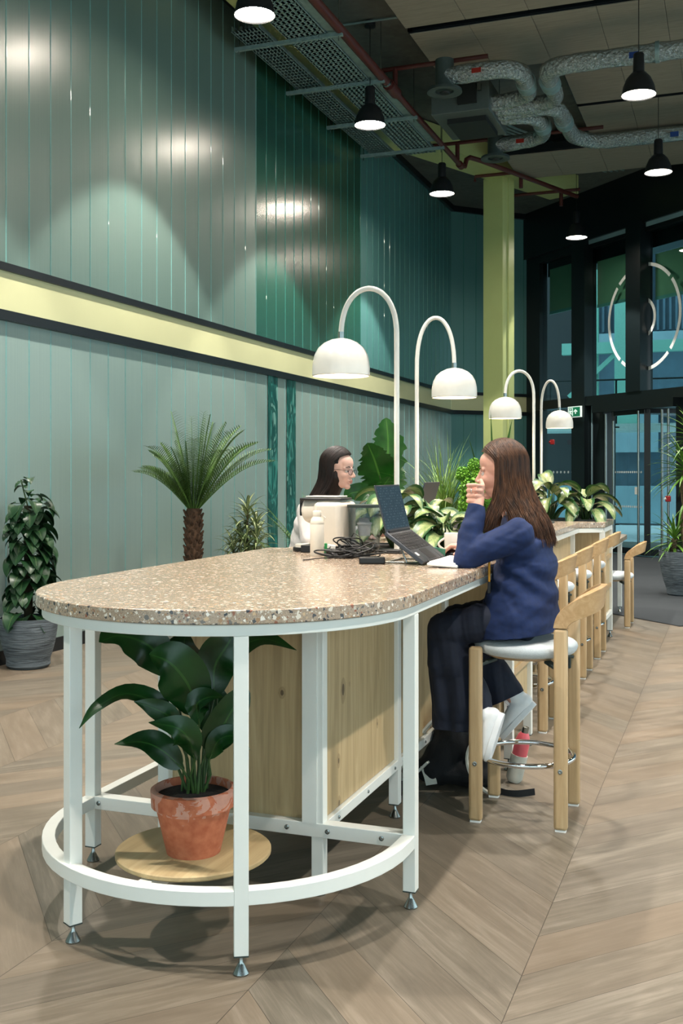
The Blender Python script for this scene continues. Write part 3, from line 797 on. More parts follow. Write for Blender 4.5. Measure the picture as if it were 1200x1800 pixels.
for i, y in enumerate((9.55, 10.85, 12.1, 13.35)):
    t = thing('tray_bracket', (-4.1, y, 5.55), ('steel strut under the cable trays, nearest of the four', 'steel strut under the cable trays, second from the front', 'steel strut under the cable trays, just beyond the second pendant', 'steel strut under the cable trays, farthest of the four')[i], 'bracket', 'struts carrying the cable trays')
    w = WB(); w.box((-4.66, y, 5.54), (-3.52, y+.041, 5.575)); w.build('strut', 'tray', t, smooth=0)
    w = WB()
    for x in (-4.62, -3.56): w.tube([(x, y+.02, 5.5), (x, y+.02, ZC)], .005, 6)
    w.build('threaded_rod', 'steel', t)

# red sprinkler pipes
t = thing('sprinkler_pipe', (-3.55, 11, 5.6), 'long dark red sprinkler pipe running along under the slab', 'pipe')
w = WB(); w.tube([(-3.53, 4, 5.62), (-3.55, 11.25, 5.6)], .048, 14); w.build('pipe', 'red_pipe', t)
w = WB(); w.tube([(-3.55, 11.2, 5.6), (-3.55, 14.35, 5.6), (-3.52, 14.5, 5.62), (-3.50, 14.52, 5.72), (-3.46, 14.55, 5.75), (-3.35, 14.75, 5.75), (-2.35, 17.2, 5.75)], .034, 12); w.build('pipe', 'red_pipe', t)
w = WB(); w.tube([(-3.55, 11.1, 5.6), (-3.55, 11.38, 5.6)], .065, 14); w.tube([(-3.55, 14.3, 5.6), (-3.55, 14.42, 5.6)], .05, 12); w.build('coupling', 'red_pipe', t)
w = WB(); w.lathe([(.055, 0), (.055, .03)], (-3.55, 11.0, 5.6), 14, axis=(0, 1, 0)); w.build('clamp', 'steel', t)
for y, x1, lb, x0 in ((11.35, -2.5, 'dark red branch pipe crossing behind the second pendant', -3.9), (14.2, -1.6, 'dark red branch pipe beyond the air unit', -4.0), (15.9, -.9, 'dark red branch pipe over the far panel edge', -3.7), (17.2, -2.3, 'short dark red pipe near the far glass wall', -3.5)):
    t = thing('branch_pipe', (x0, y, 5.86), lb, 'pipe'); w = WB()
    w.tube([(x0, y, 5.78), (x0, y, 5.86), (x1, y, 5.86)], .026, 10); w.build('pipe', 'red_pipe', t)
    xa = -3.55 if y < 15 else -3.0 if y < 17 else -2.6
    w = WB(); w.tube([(xa, y, 5.86), (xa, y, 5.62)], .03, 10); w.build('drop', 'red_pipe', t)

# foil ducts
def duct(t, pts, r):
    P = [V(p) for p in pts]; out = []
    for i in range(len(P)-1):
        n = max(2, int((P[i+1]-P[i]).length/.06))
        for k in range(n): out.append(P[i].lerp(P[i+1], k/n))
    out.append(P[-1])
    for _ in range(5): out = [out[0]] + [(out[i-1]+out[i]*2+out[i+1])/4 for i in range(1, len(out)-1)] + [out[-1]]
    rr = [r*(1+.10*mnoise.noise(p*9)) for p in out]
    w = WB(); w.tube(out, rr, 20); return w.build('duct', 'duct_foil', t)
def diffuser(x, y, z, lb):
    t = thing('air_diffuser', (x, y, z), lb, 'air vent'); w = WB()
    w.lathe([(.10, .35), (.10, .06), (.11, .04)], (x, y, z), 24); w.build('neck', 'duct_grey', t)
    w = WB(); w.lathe([(.11, .05), (.185, .03), (.19, .0), (.15, -.01), (.10, .01), (.10, .03)], (x, y, z), 28); w.build('ring', 'duct_grey', t)
    w = WB(); w.lathe([(.0, -.02), (.05, -.015), (.06, .0)], (x, y, z), 16); w.build('hub', 'grille', t)
diffuser(-2.93, 11.15, 5.45, 'round ceiling air diffuser below the nearer foil duct')
diffuser(-2.93, 13.75, 5.45, 'round ceiling air diffuser below the farther foil duct')
Zd = 5.62
t = thing('foil_duct', (-2.4, 11.2, Zd), 'foil-wrapped flexible duct bending left above the nearer air diffuser', 'duct')
duct(t, [(-2.93, 11.15, Zd), (-2.3, 11.12, Zd), (-2.12, 11.25, Zd), (-2.16, 12.0, Zd), (-2.45, 12.15, Zd), (-2.62, 12.15, Zd)], .095)
w = WB(); w.tube([(-2.135, 11.58, Zd), (-2.14, 11.74, Zd)], .11, 18); w.build('sleeve', 'tray', t)
w = WB(); w.box((-2.6, 11.01, Zd-.05), (-2.5, 11.02, Zd+.0)); w.build('marker', 'foil_red', t)
t = thing('foil_duct', (-1.5, 11.2, Zd), 'long foil-wrapped duct running right under the nearer ceiling panels', 'duct')
duct(t, [(2.6, 11.25, Zd), (-1.6, 11.24, Zd), (-1.86, 11.3, Zd), (-1.9, 12.25, Zd), (-2.1, 12.38, Zd), (-2.62, 12.32, Zd)], .095)
w = WB(); w.tube([(-1.89, 11.62, Zd), (-1.89, 11.8, Zd)], .11, 18); w.build('sleeve', 'tray', t)
w = WB(); w.tube([(-.75, 11.24, Zd), (-.71, 11.24, Zd)], .108, 18); w.build('strap', 'tray', t)
w = WB(); w.box((-1.0, 11.12, Zd-.07), (-.9, 11.13, Zd-.01)); w.build('marker', 'foil_blue', t)
t = thing('foil_duct', (-2.4, 13.5, Zd), 'foil-wrapped flexible duct bending left above the farther air diffuser', 'duct')
duct(t, [(-2.93, 13.75, Zd), (-2.45, 13.65, Zd), (-2.24, 13.5, Zd), (-2.2, 12.85, Zd), (-2.4, 12.66, Zd), (-2.62, 12.64, Zd)], .095)
w = WB(); w.tube([(-2.21, 13.05, Zd), (-2.21, 13.2, Zd)], .11, 18); w.build('sleeve', 'tray', t)
w = WB(); w.box((-2.62, 13.55, Zd-.05), (-2.52, 13.56, Zd+.0)); w.build('marker', 'foil_red', t)
t = thing('foil_duct', (-1.5, 13.5, Zd), 'long foil-wrapped duct running right under the farther ceiling panels', 'duct')
duct(t, [(-2.62, 12.5, Zd), (-2.1, 12.46, Zd), (-1.94, 12.55, Zd), (-1.92, 13.7, Zd), (-1.68, 14.02, Zd), (-1.3, 14.02, Zd), (2.6, 14.02, Zd)], .095)
w = WB(); w.tube([(-1.94, 12.98, Zd), (-1.94, 13.15, Zd)], .11, 18); w.build('sleeve', 'tray', t)
w = WB(); w.tube([(-.52, 14.02, Zd), (-.48, 14.02, Zd)], .108, 18); w.build('strap', 'tray', t)
w = WB(); w.box((-.75, 13.9, Zd-.07), (-.65, 13.91, Zd-.01)); w.build('marker', 'foil_blue', t)

t = thing('air_unit', (-2.95, 12.2, 5.6), 'grey fan coil unit with black intake grille, feeding the foil ducts', 'air conditioner')
w = WB(); w.box((-3.3, 11.95, 5.5), (-2.62, 12.95, 5.85)); w.build('casing', 'ac_grey', t, smooth=0, bevel=.008)
w = WB(); w.box((-3.16, 12.15, 5.44), (-2.7, 12.8, 5.5)); w.build('intake_grille', 'grille', t, smooth=0)
w = WB(); w.box((-2.98, 11.90, 5.58), (-2.76, 11.95, 5.8)); w.build('side_grille', 'grille', t, smooth=0)
w = WB()
for x, y in ((-2.72, 11.9), (-3.2, 11.9), (-2.72, 13.0), (-3.2, 13.0)): w.box((x-.02, y-.02, 5.7), (x+.02, y+.02, 5.78)); w.tube([(x, y, 5.75), (x, y, ZC)], .006, 6)
w.build('hanger', 'steel', t)
t = thing('conduit_bundle', (-3.2, 14, 5.7), 'bundle of thin grey conduits below the slab near the air unit', 'conduit')
for k in range(4):
    w = WB(); x = -3.3+.09*k; w.tube([(x, 12.9, 5.75), (x, 13.3, 5.95), (x+.2, 14.6, 6.1), (x+1.4, 17.2, 6.1)], .017, 8); w.build('conduit', 'tray', t)
t = thing('conduit', (-3.9, 10.7, 6.15), 'thin bent conduit feeding the second pendant from the slab', 'conduit')
w = WB(); w.tube([(-4.1, 10.3, 5.7), (-4.1, 10.3, 6.08), (-4.06, 10.4, 6.16), (-3.95, 10.75, 6.17), (-3.0, 10.78, 6.17)], .012, 8); w.build('tube', 'tray', t)

# pendants
pend = thing('pendant_light', (-3.67, 7.9, 5.08), 'black bell pendant lamp nearest the camera, cut by the top edge', 'pendant lamp', 'black ceiling pendants')
b = MB(); b.lathe([(.165, 0), (.163, .02), (.150, .09), (.118, .165), (.075, .215), (.05, .225), (.0, .225)], n=40, cap=False)
b.lathe([(.0, .2), (.06, .2), (.11, .155), (.143, .085), (.156, .018), (.165, 0)], n=40, cap=False); b.build('lamp_shade', 'pendant_black', pend)
b = MB(); b.lathe([(.058, .22), (.056, .24), (.053, .40), (.045, .415), (.0, .415)], n=28); b.build('heatsink', 'pendant_black', pend)
b = MB(); b.lathe([(0.0, .012), (.157, .012), (.157, .018), (0, .018)], n=40); b.build('diffuser', 'pendant_glow', pend)
b = MB(); b.tube([(0, 0, .41), (0, 0, 1.08)], .004, 6); b.build('cable', 'black_rubber', pend)
b = MB(); b.lathe([(.06, 1.06), (.06, 1.12)], n=20); b.build('ceiling_rose', 'pendant_black', pend)
light('pendant_beam', 'SPOT', (0, 0, -.01), PENDANT_W, (1, .93, .85), pend, .05, math.radians(87), .18)
LB = {(-3.67, 10.83): 'black bell pendant lamp, second along the wall side, above the cable tray end', (-3.67, 13.83): 'black bell pendant lamp just left of the green column',
      (-.885, 10.88): 'black bell pendant lamp at the upper right in front of the ceiling panels', (-.885, 13.78): 'black bell pendant lamp right, below the far ceiling panel',
      (-2.35, 17.15): 'black bell pendant lamp farthest away, in front of the high windows'}
GH = 'black ceiling pendants'
for p in [(-3.67, 10.83), (-3.67, 13.83), (-.885, 10.88), (-.885, 13.78), (-2.35, 17.15)]:
    dup(pend, (p[0], p[1], 5.08), None, LB[p], GH)
for p in [(-3.67, 4.95), (-3.67, 2.0), (-.885, 7.93), (-.885, 4.96), (-.885, 2.0), (1.9, 2.0), (1.9, 4.96), (1.9, 7.93), (1.9, 10.88), (1.9, 13.8)]:
    dup(pend, (p[0], p[1], 5.08), None, 'black bell pendant lamp outside the picture, %s row, %s from the entrance end' % ({-3.67: 'wall-side', -.885: 'middle', 1.9: 'window-side'}[p[0]], ('first', 'second', 'third', 'fourth', 'fifth')[int(round((p[1]-2)/2.95))]), 'black ceiling pendants beyond the frame')
# ================================================================ COMMUNAL COUNTER (near part with the rounded end)
TX, TY, TR = -1.5175, 3.10, .60
def halfround(r, y_far, n=40):
    p = [(TX - r, y_far)]
    for i in range(n+1):
        a = PI + PI*i/n; p.append((TX + r*math.cos(a), TY + r*math.sin(a)))
    return p + [(TX + r, y_far)]
ZT = .985
tb = thing('communal_table', (TX, TY, 0), 'high communal table with rounded terrazzo end, white steel frame and oak box', 'table')
YE = 4.76
w = WB(); w.prism(halfround(.612, YE), .946, ZT); w.build('tabletop', 'terrazzo', tb, bevel=.003)
def frame_pts(r, n=30): return [(TX + r*math.cos(PI + PI*i/n), TY + r*math.sin(PI + PI*i/n)) for i in range(n+1)]
def ring_bar(w, r, wd, z0, z1, y_far=None):
    o = frame_pts(r+wd/2); i_ = frame_pts(r-wd/2)
    if y_far: o = [(o[0][0], y_far)]+o+[(o[-1][0], y_far)]; i_ = [(i_[0][0], y_far)]+i_+[(i_[-1][0], y_far)]
    n = len(o); vs = [(x, y, z) for z in (z0, z1) for ring in (o, i_) for x, y in ring]
    fs = []
    for k in range(n-1):
        a, b_, c, d = k, n+k, 2*n+k, 3*n+k
        fs += [(a, a+1, c+1, c), (b_+1, b_, d, d+1), (c, c+1, d+1, d), (a+1, a, b_, b_+1)]
    fs += [(0, 2*n, 3*n, n), (n-1, 2*n-1, 4*n-1, 3*n-1)]
    w.add(vs, fs)
w = WB(); ring_bar(w, .5735, .04, .912, .943, YE); w.build('top_rail', 'white_metal', tb, bevel=.002)
w = WB(); ring_bar(w, .5735, .04, .190, .231, 3.19); w.build('foot_rail', 'white_metal', tb, bevel=.002)
w = WB(); w.box((TX-.5725-.02, 3.19, .191), (TX-.5525, YE, .230)); w.build('side_rail', 'white_metal', tb, bevel=.002)
w = WB(); w.box((TX-.5545, 3.1515, .1885), (TX+.5555, 3.1985, .2325)); w.build('cross_rail', 'white_metal', tb, bevel=.002)
w = WB(); w.box((TX-.02, TY-.56, .1915), (TX+.02, 3.155, .2295)); w.build('centre_rail', 'white_metal', tb, bevel=.002)
def table_leg(x, y, z1=.912, ang=0.0, parent=None, name='leg'):
    w = WB(); R = Matrix.Rotation(ang, 3, 'Z'); w.box((x-.02, y-.02, .055), (x+.02, y+.02, z1), R, (x, y, .3)); lg = w.build(name, 'white_metal', parent or tb, bevel=.002)
    w = WB(); w.lathe([(.021, 0), (.022, .004), (.009, .028), (.006, .032), (.006, .052)], (x, y, 0), 16); w.build('levelling_foot', 'steel', lg)
    w = WB(); w.box((x-.02, y-.02, .052), (x+.02, y+.02, .0555), R, (x, y, .05)); w.build('end_plate', 'tray_dark', lg)
for x, y, a in ((-1.786, 2.607, math.radians(-29)), (-1.246, 2.595, math.radians(28)), (-.9425, 3.175, 0), (-2.0925, 3.175, 0), (-2.0925, 4.72, 0)): table_leg(x, y, ang=a)
# oak box under the top
BX0, BX1 = -1.805, -1.247
for x, y in ((BX1, 3.175), (BX1, 3.985), (BX1, 4.70)): table_leg(x, y, .945)
for x, y in ((BX0, 3.175), (BX0, 3.985), (BX0, 4.70)): table_leg(x, y, .945)
w = WB(); w.box((BX0+.02, 3.185, .232), (BX1-.02, 3.20, .94)); w.build('end_panel', 'oak_panel', tb, smooth=0)
for y0, y1 in ((3.197, 3.964), (4.006, 4.68)):
    for x0, x1, q in ((BX1-.012, BX1+.003, 0), (BX0-.003, BX0+.012, 1)):
        w = WB(); w.box((x0, y0, .232), (x1, y1, .94)); w.build('side_panel', 'oak_panel', tb, smooth=0)
for x in (BX0, BX1):
    w = WB(); w.box((x-.018, 3.195, .1925), (x+.0195, 4.72, .2295)); w.build('box_rail', 'white_metal', tb, bevel=.002)
    w = WB(); w.box((x-.018, 3.195, .912), (x+.0195, 4.72, .943)); w.build('box_rail', 'white_metal', tb, bevel=.002)
w = WB(); w.box((BX1-.05, 3.150, .231), (BX1-.0, 3.156, .94)); w.build('cover_strip', 'white_metal', tb, smooth=0)
def bolt(p, ax, parent, r=.008):
    w = WB(); w.lathe([(r, -.002), (r, .003), (r*.6, .0045), (r*.55, .0015), (0, .0015)], p, 12, axis=ax, cap=False); w.build('bolt', 'steel', parent)
for x in (-2.055, -1.69, -1.35, -1.21, -1.03): bolt((x, 3.1515, .211), (0, -1, 0), tb)
for y in (3.3, 3.6, 3.92, 4.03, 4.35): bolt((BX1+.0195, y, .211), (1, 0, 0), tb, .006)
# oval plywood shelf
w = WB(); w.lathe([(.0, .2315), (.222, .2315), (.227, .236), (.227, .2455), (.222, .2495), (.0, .2495)], (-1.489, 2.782, 0), 48, cap=False); w.build('round_shelf', 'oak_disc', tb)
for x in (-1.50, -1.53): bolt((x, 2.66, .2315), (0, 0, -1), tb, .006)

# ---------------------------------------------------------------- middle counter and end blocks
cb = thing('planter_counter', (-1.5, 6.8, 0), 'long terrazzo-topped counter with planters and oak panels beyond the seated women', 'counter')
ZM = .967
X0c = -2.15
w = WB()
poly = [(X0c, 4.765), (-.935, 4.765), (-.935, 5.30), (-1.115, 5.42), (-1.115, 8.30), (-.935, 8.42), (-.935, 9.03), (X0c, 9.03)]
w.prism(poly, ZM-.042, ZM); w.build('countertop', 'terrazzo', cb, bevel=.003)
w = WB(); pr = [(-.96, 4.77), (-.96, 5.28), (-1.14, 5.41), (-1.14, 8.31), (-.96, 8.44), (-.96, 9.01)]
for (xa, ya), (xb, yb) in zip(pr, pr[1:]): w.bar((xa, ya, ZM-.062), (xb, yb, ZM-.062), .036, .036)
w.build('top_rail', 'white_metal', cb, bevel=.002)
for y0, y1 in ((4.80, 5.27), (8.44, 8.98)):
    blk = 'drawer_block' 
    for x in (-.96, -1.26):
        for y in (y0, y1): table_leg(x, y, .90, parent=cb)
    w = WB(); w.box((-.972, y0+.02, .23), (-.96, y1-.02, .89)); w.box((-1.25, y0-.008, .23), (-.98, y0+.004, .89)); w.build('oak_block', 'oak_panel', cb, smooth=0)
    for z in (.42, .66): 
        w = WB(); w.box((-.965, y0+.018, z), (-.945, y1-.018, z+.03)); w.build('oak_rail', 'beech', cb, smooth=0)
    w = WB(); w.box((-.978, y0, .19), (-.942, y1, .228)); w.build('bottom_rail', 'white_metal', cb, bevel=.002)
for y in (5.45, 6.9, 8.29): table_leg(-1.17, y, .90, parent=cb)
for y in (4.8, 6.9, 8.98): table_leg(-2.11, y, .90, parent=cb)
for y0, y1 in ((5.45, 6.87), (6.93, 8.27)):
    w = WB(); w.box((-1.195, y0, .23), (-1.18, y1, .90)); w.build('oak_panel', 'oak_panel', cb, smooth=0)
w = WB(); w.box((-1.19, 5.45, .19), (-1.15, 8.29, .228)); w.build('bottom_rail', 'white_metal', cb, bevel=.002)
# planting troughs sunk in the top: rim plus soil
for i, (x0, x1, y0, y1) in enumerate(((-1.82, -1.12, 5.0, 5.36), (-1.95, -1.3, 6.5, 8.2), (-1.6, -1.0, 8.55, 8.9))):
    w = WB(); w.box((x0, y0, ZM), (x1, y1, ZM+.006)); w.build('planter_soil', 'soil', cb, smooth=0)
    w = WB()
    for a, b_ in (((x0-.01, y0-.01), (x1+.01, y0)), ((x0-.01, y1), (x1+.01, y1+.01)), ((x0-.01, y0), (x0, y1)), ((x1, y0), (x1+.01, y1))): w.box((*a, ZM), (*b_, ZM+.012))
    w.build('planter_rim', 'tray_dark', cb, smooth=0)
# low table at the far end
lt = thing('low_table', (-1.5, 10, 0), 'lower terrazzo-topped table with rounded corner at the far end of the counter', 'table')
w = WB(); cpts = [(-2.2, 9.06), (-.985, 9.06)] + [(-1.185+.2*math.cos(a), 10.75+.2*math.sin(a)) for a in [i*PI/16 for i in range(9)]] + [(-2.2, 10.95)]
w.prism(cpts, .70, .742); w.build('tabletop', 'terrazzo', lt, bevel=.003)
w = WB(); w.box((-1.06, 9.08, .665), (-1.02, 10.7, .70)); w.build('top_rail', 'white_metal', lt, bevel=.002)
for x, y in ((-1.04, 9.12), (-1.04, 10.6), (-2.1, 9.12), (-2.1, 10.6)): table_leg(x, y, .665, parent=lt)

# ---------------------------------------------------------------- arched lamps
def arc_lamp(x, y, z0, dirv, rim, span, top, label):
    t = thing('arc_lamp', (x, y, z0), label, 'lamp', 'white arched lamps on the counter'); d = V((dirv[0], dirv[1], 0)).normalized()
    R = span/2; zs = rim+.165-z0; zt = top-z0-.012; pts = [V((0, 0, 0))]; zsh = rim-z0+.19
    zb = zt - (zt-zsh)*1.0
    pts += [V((0, 0, z)) for z in [zb*.25, zb*.5, zb*.75, zb*.9, zb*.97]]
    H = zt-zsh+.02
    for i in range(1, 25):
        a = PI*i/24; cx = R - R*math.cos(a); z = zsh-.02 + H*math.sin(a)**.82
        pts.append(d*cx + V((0, 0, z)))
    pts.append(d*(2*R)+V((0, 0, zsh-.03)))
    w = MB(); w.tube(pts, .0125, 14); w.build('arched_pole', 'shade_white', t)
    w = MB(); w.lathe([(.03, 0), (.03, .006), (.014, .01)], (0, 0, 0), 20); w.build('base', 'shade_white', t)
    c = d*(2*R) + V((0, 0, rim-z0)); rs = .135
    w = MB(); w.lathe([(.0145, .175), (.0145, .205)], c, 16); w.build('collar', 'steel', t)
    w = MB(); pr = [(rs, 0), (rs, .035), (rs*.985, .06), (rs*.93, .095), (rs*.80, .128), (rs*.6, .152), (rs*.35, .168), (.0145, .175)]
    w.lathe(pr, c, 48, cap=False); w.lathe([(max(.001, r-.004), z-.003) for r, z in reversed(pr)] + [(rs-.003, 0), (rs, 0)], c, 48, cap=False); sh = w.build('lamp_shade', 'shade_white', t)
    w = MB(); w.lathe([(0, .02), (.125, .02), (.128, .026), (0, .03)], c, 32, cap=False); w.build('diffuser', 'arc_glow', sh)
    light('lamp_light', 'SPOT', c+V((0, 0, .012)), ARC_W, (1, .82, .62), t, .06, math.radians(150), .5)
arc_lamp(-1.471, 4.729, ZT, (-.98, -.2), 1.805, .262, 2.222, 'nearest white arched lamp, its large dome hanging to the left over the table')
arc_lamp(-1.79, 6.16, ZM, (.93, .1), 1.80, .226, 2.29, 'second white arched lamp, its dome hanging to the right of its thin pole')
arc_lamp(-1.564, 8.86, ZM, (-.75, -.6), 1.80, .265, 2.205, 'third white arched lamp, dome left of its pole, in front of the dark glazing')
arc_lamp(-1.836, 10.83, .742, (.75, -.3), 1.80, .21, 2.29, 'farthest white arched lamp, dome on the right, beside the exit sign')

# ---------------------------------------------------------------- stools
def stool(loc, rz, label, hs=.69, hb=.915, group='beech bar stools with pale round seats', name='bar_stool', ring=True, back=True):
    """local frame: sitter faces -x, centre of the seat at the origin"""
    t = thing(name, loc, label, 'stool' if ring else 'chair', group, rz); a = .163
    LW, LT = .052, .036
    for sx in (-1, 1):
        for sy in (-1, 1):
            b = MB(); x, y = sx*a, sy*(a+.005)
            top = hs-.012 if sx < 0 or not back else hb-.151
            b.box((x-LW/2, y-LT/2, .006), (x+LW/2, y+LT/2, top)); lg = b.build('leg', 'beech', t, bevel=.012, seg=3)
            b = MB(); b.box((x-LW/2+.006, y-LT/2+.005, 0), (x+LW/2-.006, y+LT/2-.005, .008)); b.build('glide', 'paper', lg)
            if ring:
                b = MB(); b.lathe([(.009, 0), (.009, .002), (.005, .003), (0, .001)], (x, y+sy*LT/2, .228), 12, axis=(0, sy, 0), cap=False); b.build('bolt', 'steel', lg)
    # backrest: a board bent round the back; its edges run up out of the two rear legs
    W0 = a+.005+LT/2; plan = []; m = 60
    for i in range(m+1):
        q = PI/2*i/m; plan.append(V((a+.02+.115*math.sin(q)**.9, W0*math.cos(q)**.75 if i < m else 0, 0)))
    plan = [V((a-.05, W0, 0))] + plan; cum = [-.05]
    for p0_, p1_ in zip(plan, plan[1:]): cum.append(cum[-1]+(p1_-p0_).length)
    UM = cum[-1]
    def at(u):
        u = min(max(u, -.05), UM)
        for k in range(len(cum)-1):
            if u <= cum[k+1]:
                f = (u-cum[k])/(cum[k+1]-cum[k]+1e-9); p_ = plan[k].lerp(plan[k+1], f); k0 = max(0, k-2); k1 = min(len(plan)-1, k+3)
                d_ = (plan[k1]-plan[k0]).normalized(); return p_, V((d_.y, -d_.x, 0))
        return plan[-1], V((-1, 0, 0))
    dz = hb-.915; zl = hb-.15
    top_e = [(-LW/2, zl), (-LW/2+.001, zl+.02), (-.018, zl+.048), (.0, zl+.074), (.03, zl+.098), (.075, zl+.124), (.13, zl+.141), (.18, zl+.149), (UM, zl+.152)]
    bot_e = [(LW/2, zl), (LW/2+.001, zl+.006), (LW/2+.008, zl+.016), (LW/2+.022, zl+.027), (.085, zl+.040), (.125, zl+.050), (.165, zl+.056), (.20, zl+.060), (UM, zl+.062)]
    def dens(e):
        o_ = []
        for k in range(len(e)-1):
            for f in (0, .34, .67): o_.append((e[k][0]+(e[k+1][0]-e[k][0])*f, e[k][1]+(e[k+1][1]-e[k][1])*f))
        o_.append(e[-1])
        for _ in range(2): o_ = [o_[0]]+[((o_[k-1][0]+2*o_[k][0]+o_[k+1][0])/4, (o_[k-1][1]+2*o_[k][1]+o_[k+1][1])/4) for k in range(1, len(o_)-1)]+[o_[-1]]
        return o_
    te, be = dens(top_e), dens(bot_e); b = MB(); vs = []; K = len(te); rows = []
    for sgn, order in ((1, range(K)), (-1, range(K-2, -1, -1))):
        for k in order:
            fr = k/(K-1); th = LT*(1-fr)+.024*fr; sec = []
            for jj in range(5):
                f = jj/4; u_ = te[k][0]*(1-f)+be[k][0]*f; z_ = te[k][1]*(1-f)+be[k][1]*f
                P_, N_ = at(u_)
                if N_.dot(V((-1, -.0, 0))) < 0 or u_ < .02: N_ = V((0, -1, 0)) if u_ < .02 else N_
                lean = .016*fr*(1-f)
                o1 = P_ + V((lean, 0, z_)); i1 = P_ + N_*th + V((lean, 0, z_)); sec.append((o1, i1))
            ring_ = [q[0] for q in sec] + [q[1] for q in reversed(sec)]
            rows.append([V((q.x, q.y*sgn, q.z)) for q in ring_])
    n = 10
    for r_ in rows: vs += r_
    fs = [tuple(range(n)), tuple(reversed(range((len(rows)-1)*n, len(rows)*n)))]
    for i in range(len(rows)-1):
        for j in range(n): fs.append((i*n+j, (i+1)*n+j, (i+1)*n+(j+1) % n, i*n+(j+1) % n))
    b.add(vs, fs)
    if back: b.build('backrest', 'beech_back', t, bevel=.006, seg=3, smooth=50)
    b = MB(); b.lathe([(.0, hs-.052), (.17, hs-.05), (.190, hs-.042), (.199, hs-.031), (.203, hs-.018), (.200, hs-.008), (.190, hs+.001), (.17, hs+.006), (.12, hs+.009), (.0, hs+.010)], n=48, cap=False); b.build('seat', 'seat_fabric', t, smooth=180)
    b = MB(); b.lathe([(.0, hs-.062), (.15, hs-.062), (.17, hs-.05), (.0, hs-.05)], n=32, cap=False); b.build('seat_pan', 'beech', t)
    for sx, sy in ((1, 1), (1, -1), (-1, 1), (-1, -1)):
        b = MB(); b.bar((sx*.10, sy*.10, hs-.066), (sx*.158, sy*.158, hs-.085), .03, .012); b.bar((sx*.15, sy*.15, hs-.07), (sx*.15, sy*.15, hs-.13), .012, .03); b.build('bracket', 'tray_dark', t, bevel=.003)
    if ring:
        b = MB(); R = .186; b.tube([(R*math.cos(2*PI*i/48), R*math.sin(2*PI*i/48), .236) for i in range(48)], .0105, 12, closed=True); b.build('foot_ring', 'chrome', t)
    return t
SG = 'beech bar stools along the counter'
s0 = stool((-.775, 4.21, 0), 0, 'beech bar stool with pale round seat that the woman in navy sits on', group=SG)
for y, lb in ((5.71, 'empty beech bar stool just behind the woman in navy, nearest of the empty row'), (6.42, 'second empty beech bar stool in the row along the counter'),
              (7.25, 'third empty beech bar stool in the row along the counter'), (8.05, 'last beech bar stool in the row, beside the counter end block')):
    dup(s0, (-1.095, y, 0), 0, lb, SG)
stool((-2.36, 5.60, 0), PI, 'backless bar stool under the dark-haired woman in white, hidden behind the table', group=None, back=False)
stool((-1.035, 9.71, 0), 0, 'low beech chair with pale seat at the far low table', hs=.46, hb=.745, group=None, name='low_chair', ring=False)
# ================================================================ PLANTS
def rot_r(seed): return random.Random(seed)
# --- terracotta pot with aspidistra on the round shelf
def pot_round(name, loc, label, rb, rt, h, mat, rim=None, soil=.93, cat='potted plant'):
    t = thing(name, loc, label, cat); b = MB()
    if rim:
        pr = [(0, 0), (rb, 0), (rt-.012, h-rim), (rt, h-rim), (rt+.002, h-.004), (rt-.004, h), (rt-.012, h), (rt-.014, h-.03), (0, h-.03)]
    else:
        pr = [(0, 0), (rb, 0), (rb+.02, .02)]
        for i in range(1, 9): f = i/8; pr.append((rb+(rt-rb)*math.sin(f*PI/2)**.8+.0, .02+(h-.02)*f))
        pr += [(rt-.012, h), (rt-.02, h-.04), (0, h-.04)]
    b.lathe(pr, n=48, cap=False); b.build('pot', mat, t, smooth=35)
    b = MB(); ri = rt-.013; b.lathe([(ri, h-.032 if rim else h-.041), (ri*.98, h-.022 if rim else h-.03), (ri*.5, h-.014), (0, h-.012)], n=32, cap=False); b.build('soil', 'soil', t)
    return t
pz = .2495
t = pot_round('aspidistra', (-1.476, 2.757, pz), 'broad-leaved dark green plant in a terracotta pot on the round shelf under the table', .078, .122, .187, 'terracotta', rim=.05)
cr, sr = math.cos(math.atan(690/1870)), math.sin(math.atan(690/1870))
def scr(r, fwd, up):   # room direction from right / forward / up as seen from the entrance
    return V((-sr*fwd + cr*r, cr*fwd + sr*r, up))
stems = MB(); lv = MB()
def K(u, v, d): return scr((u-338)/603.0, d, (1498-v)/603.0)
VIEW = scr(0, -1, .35)
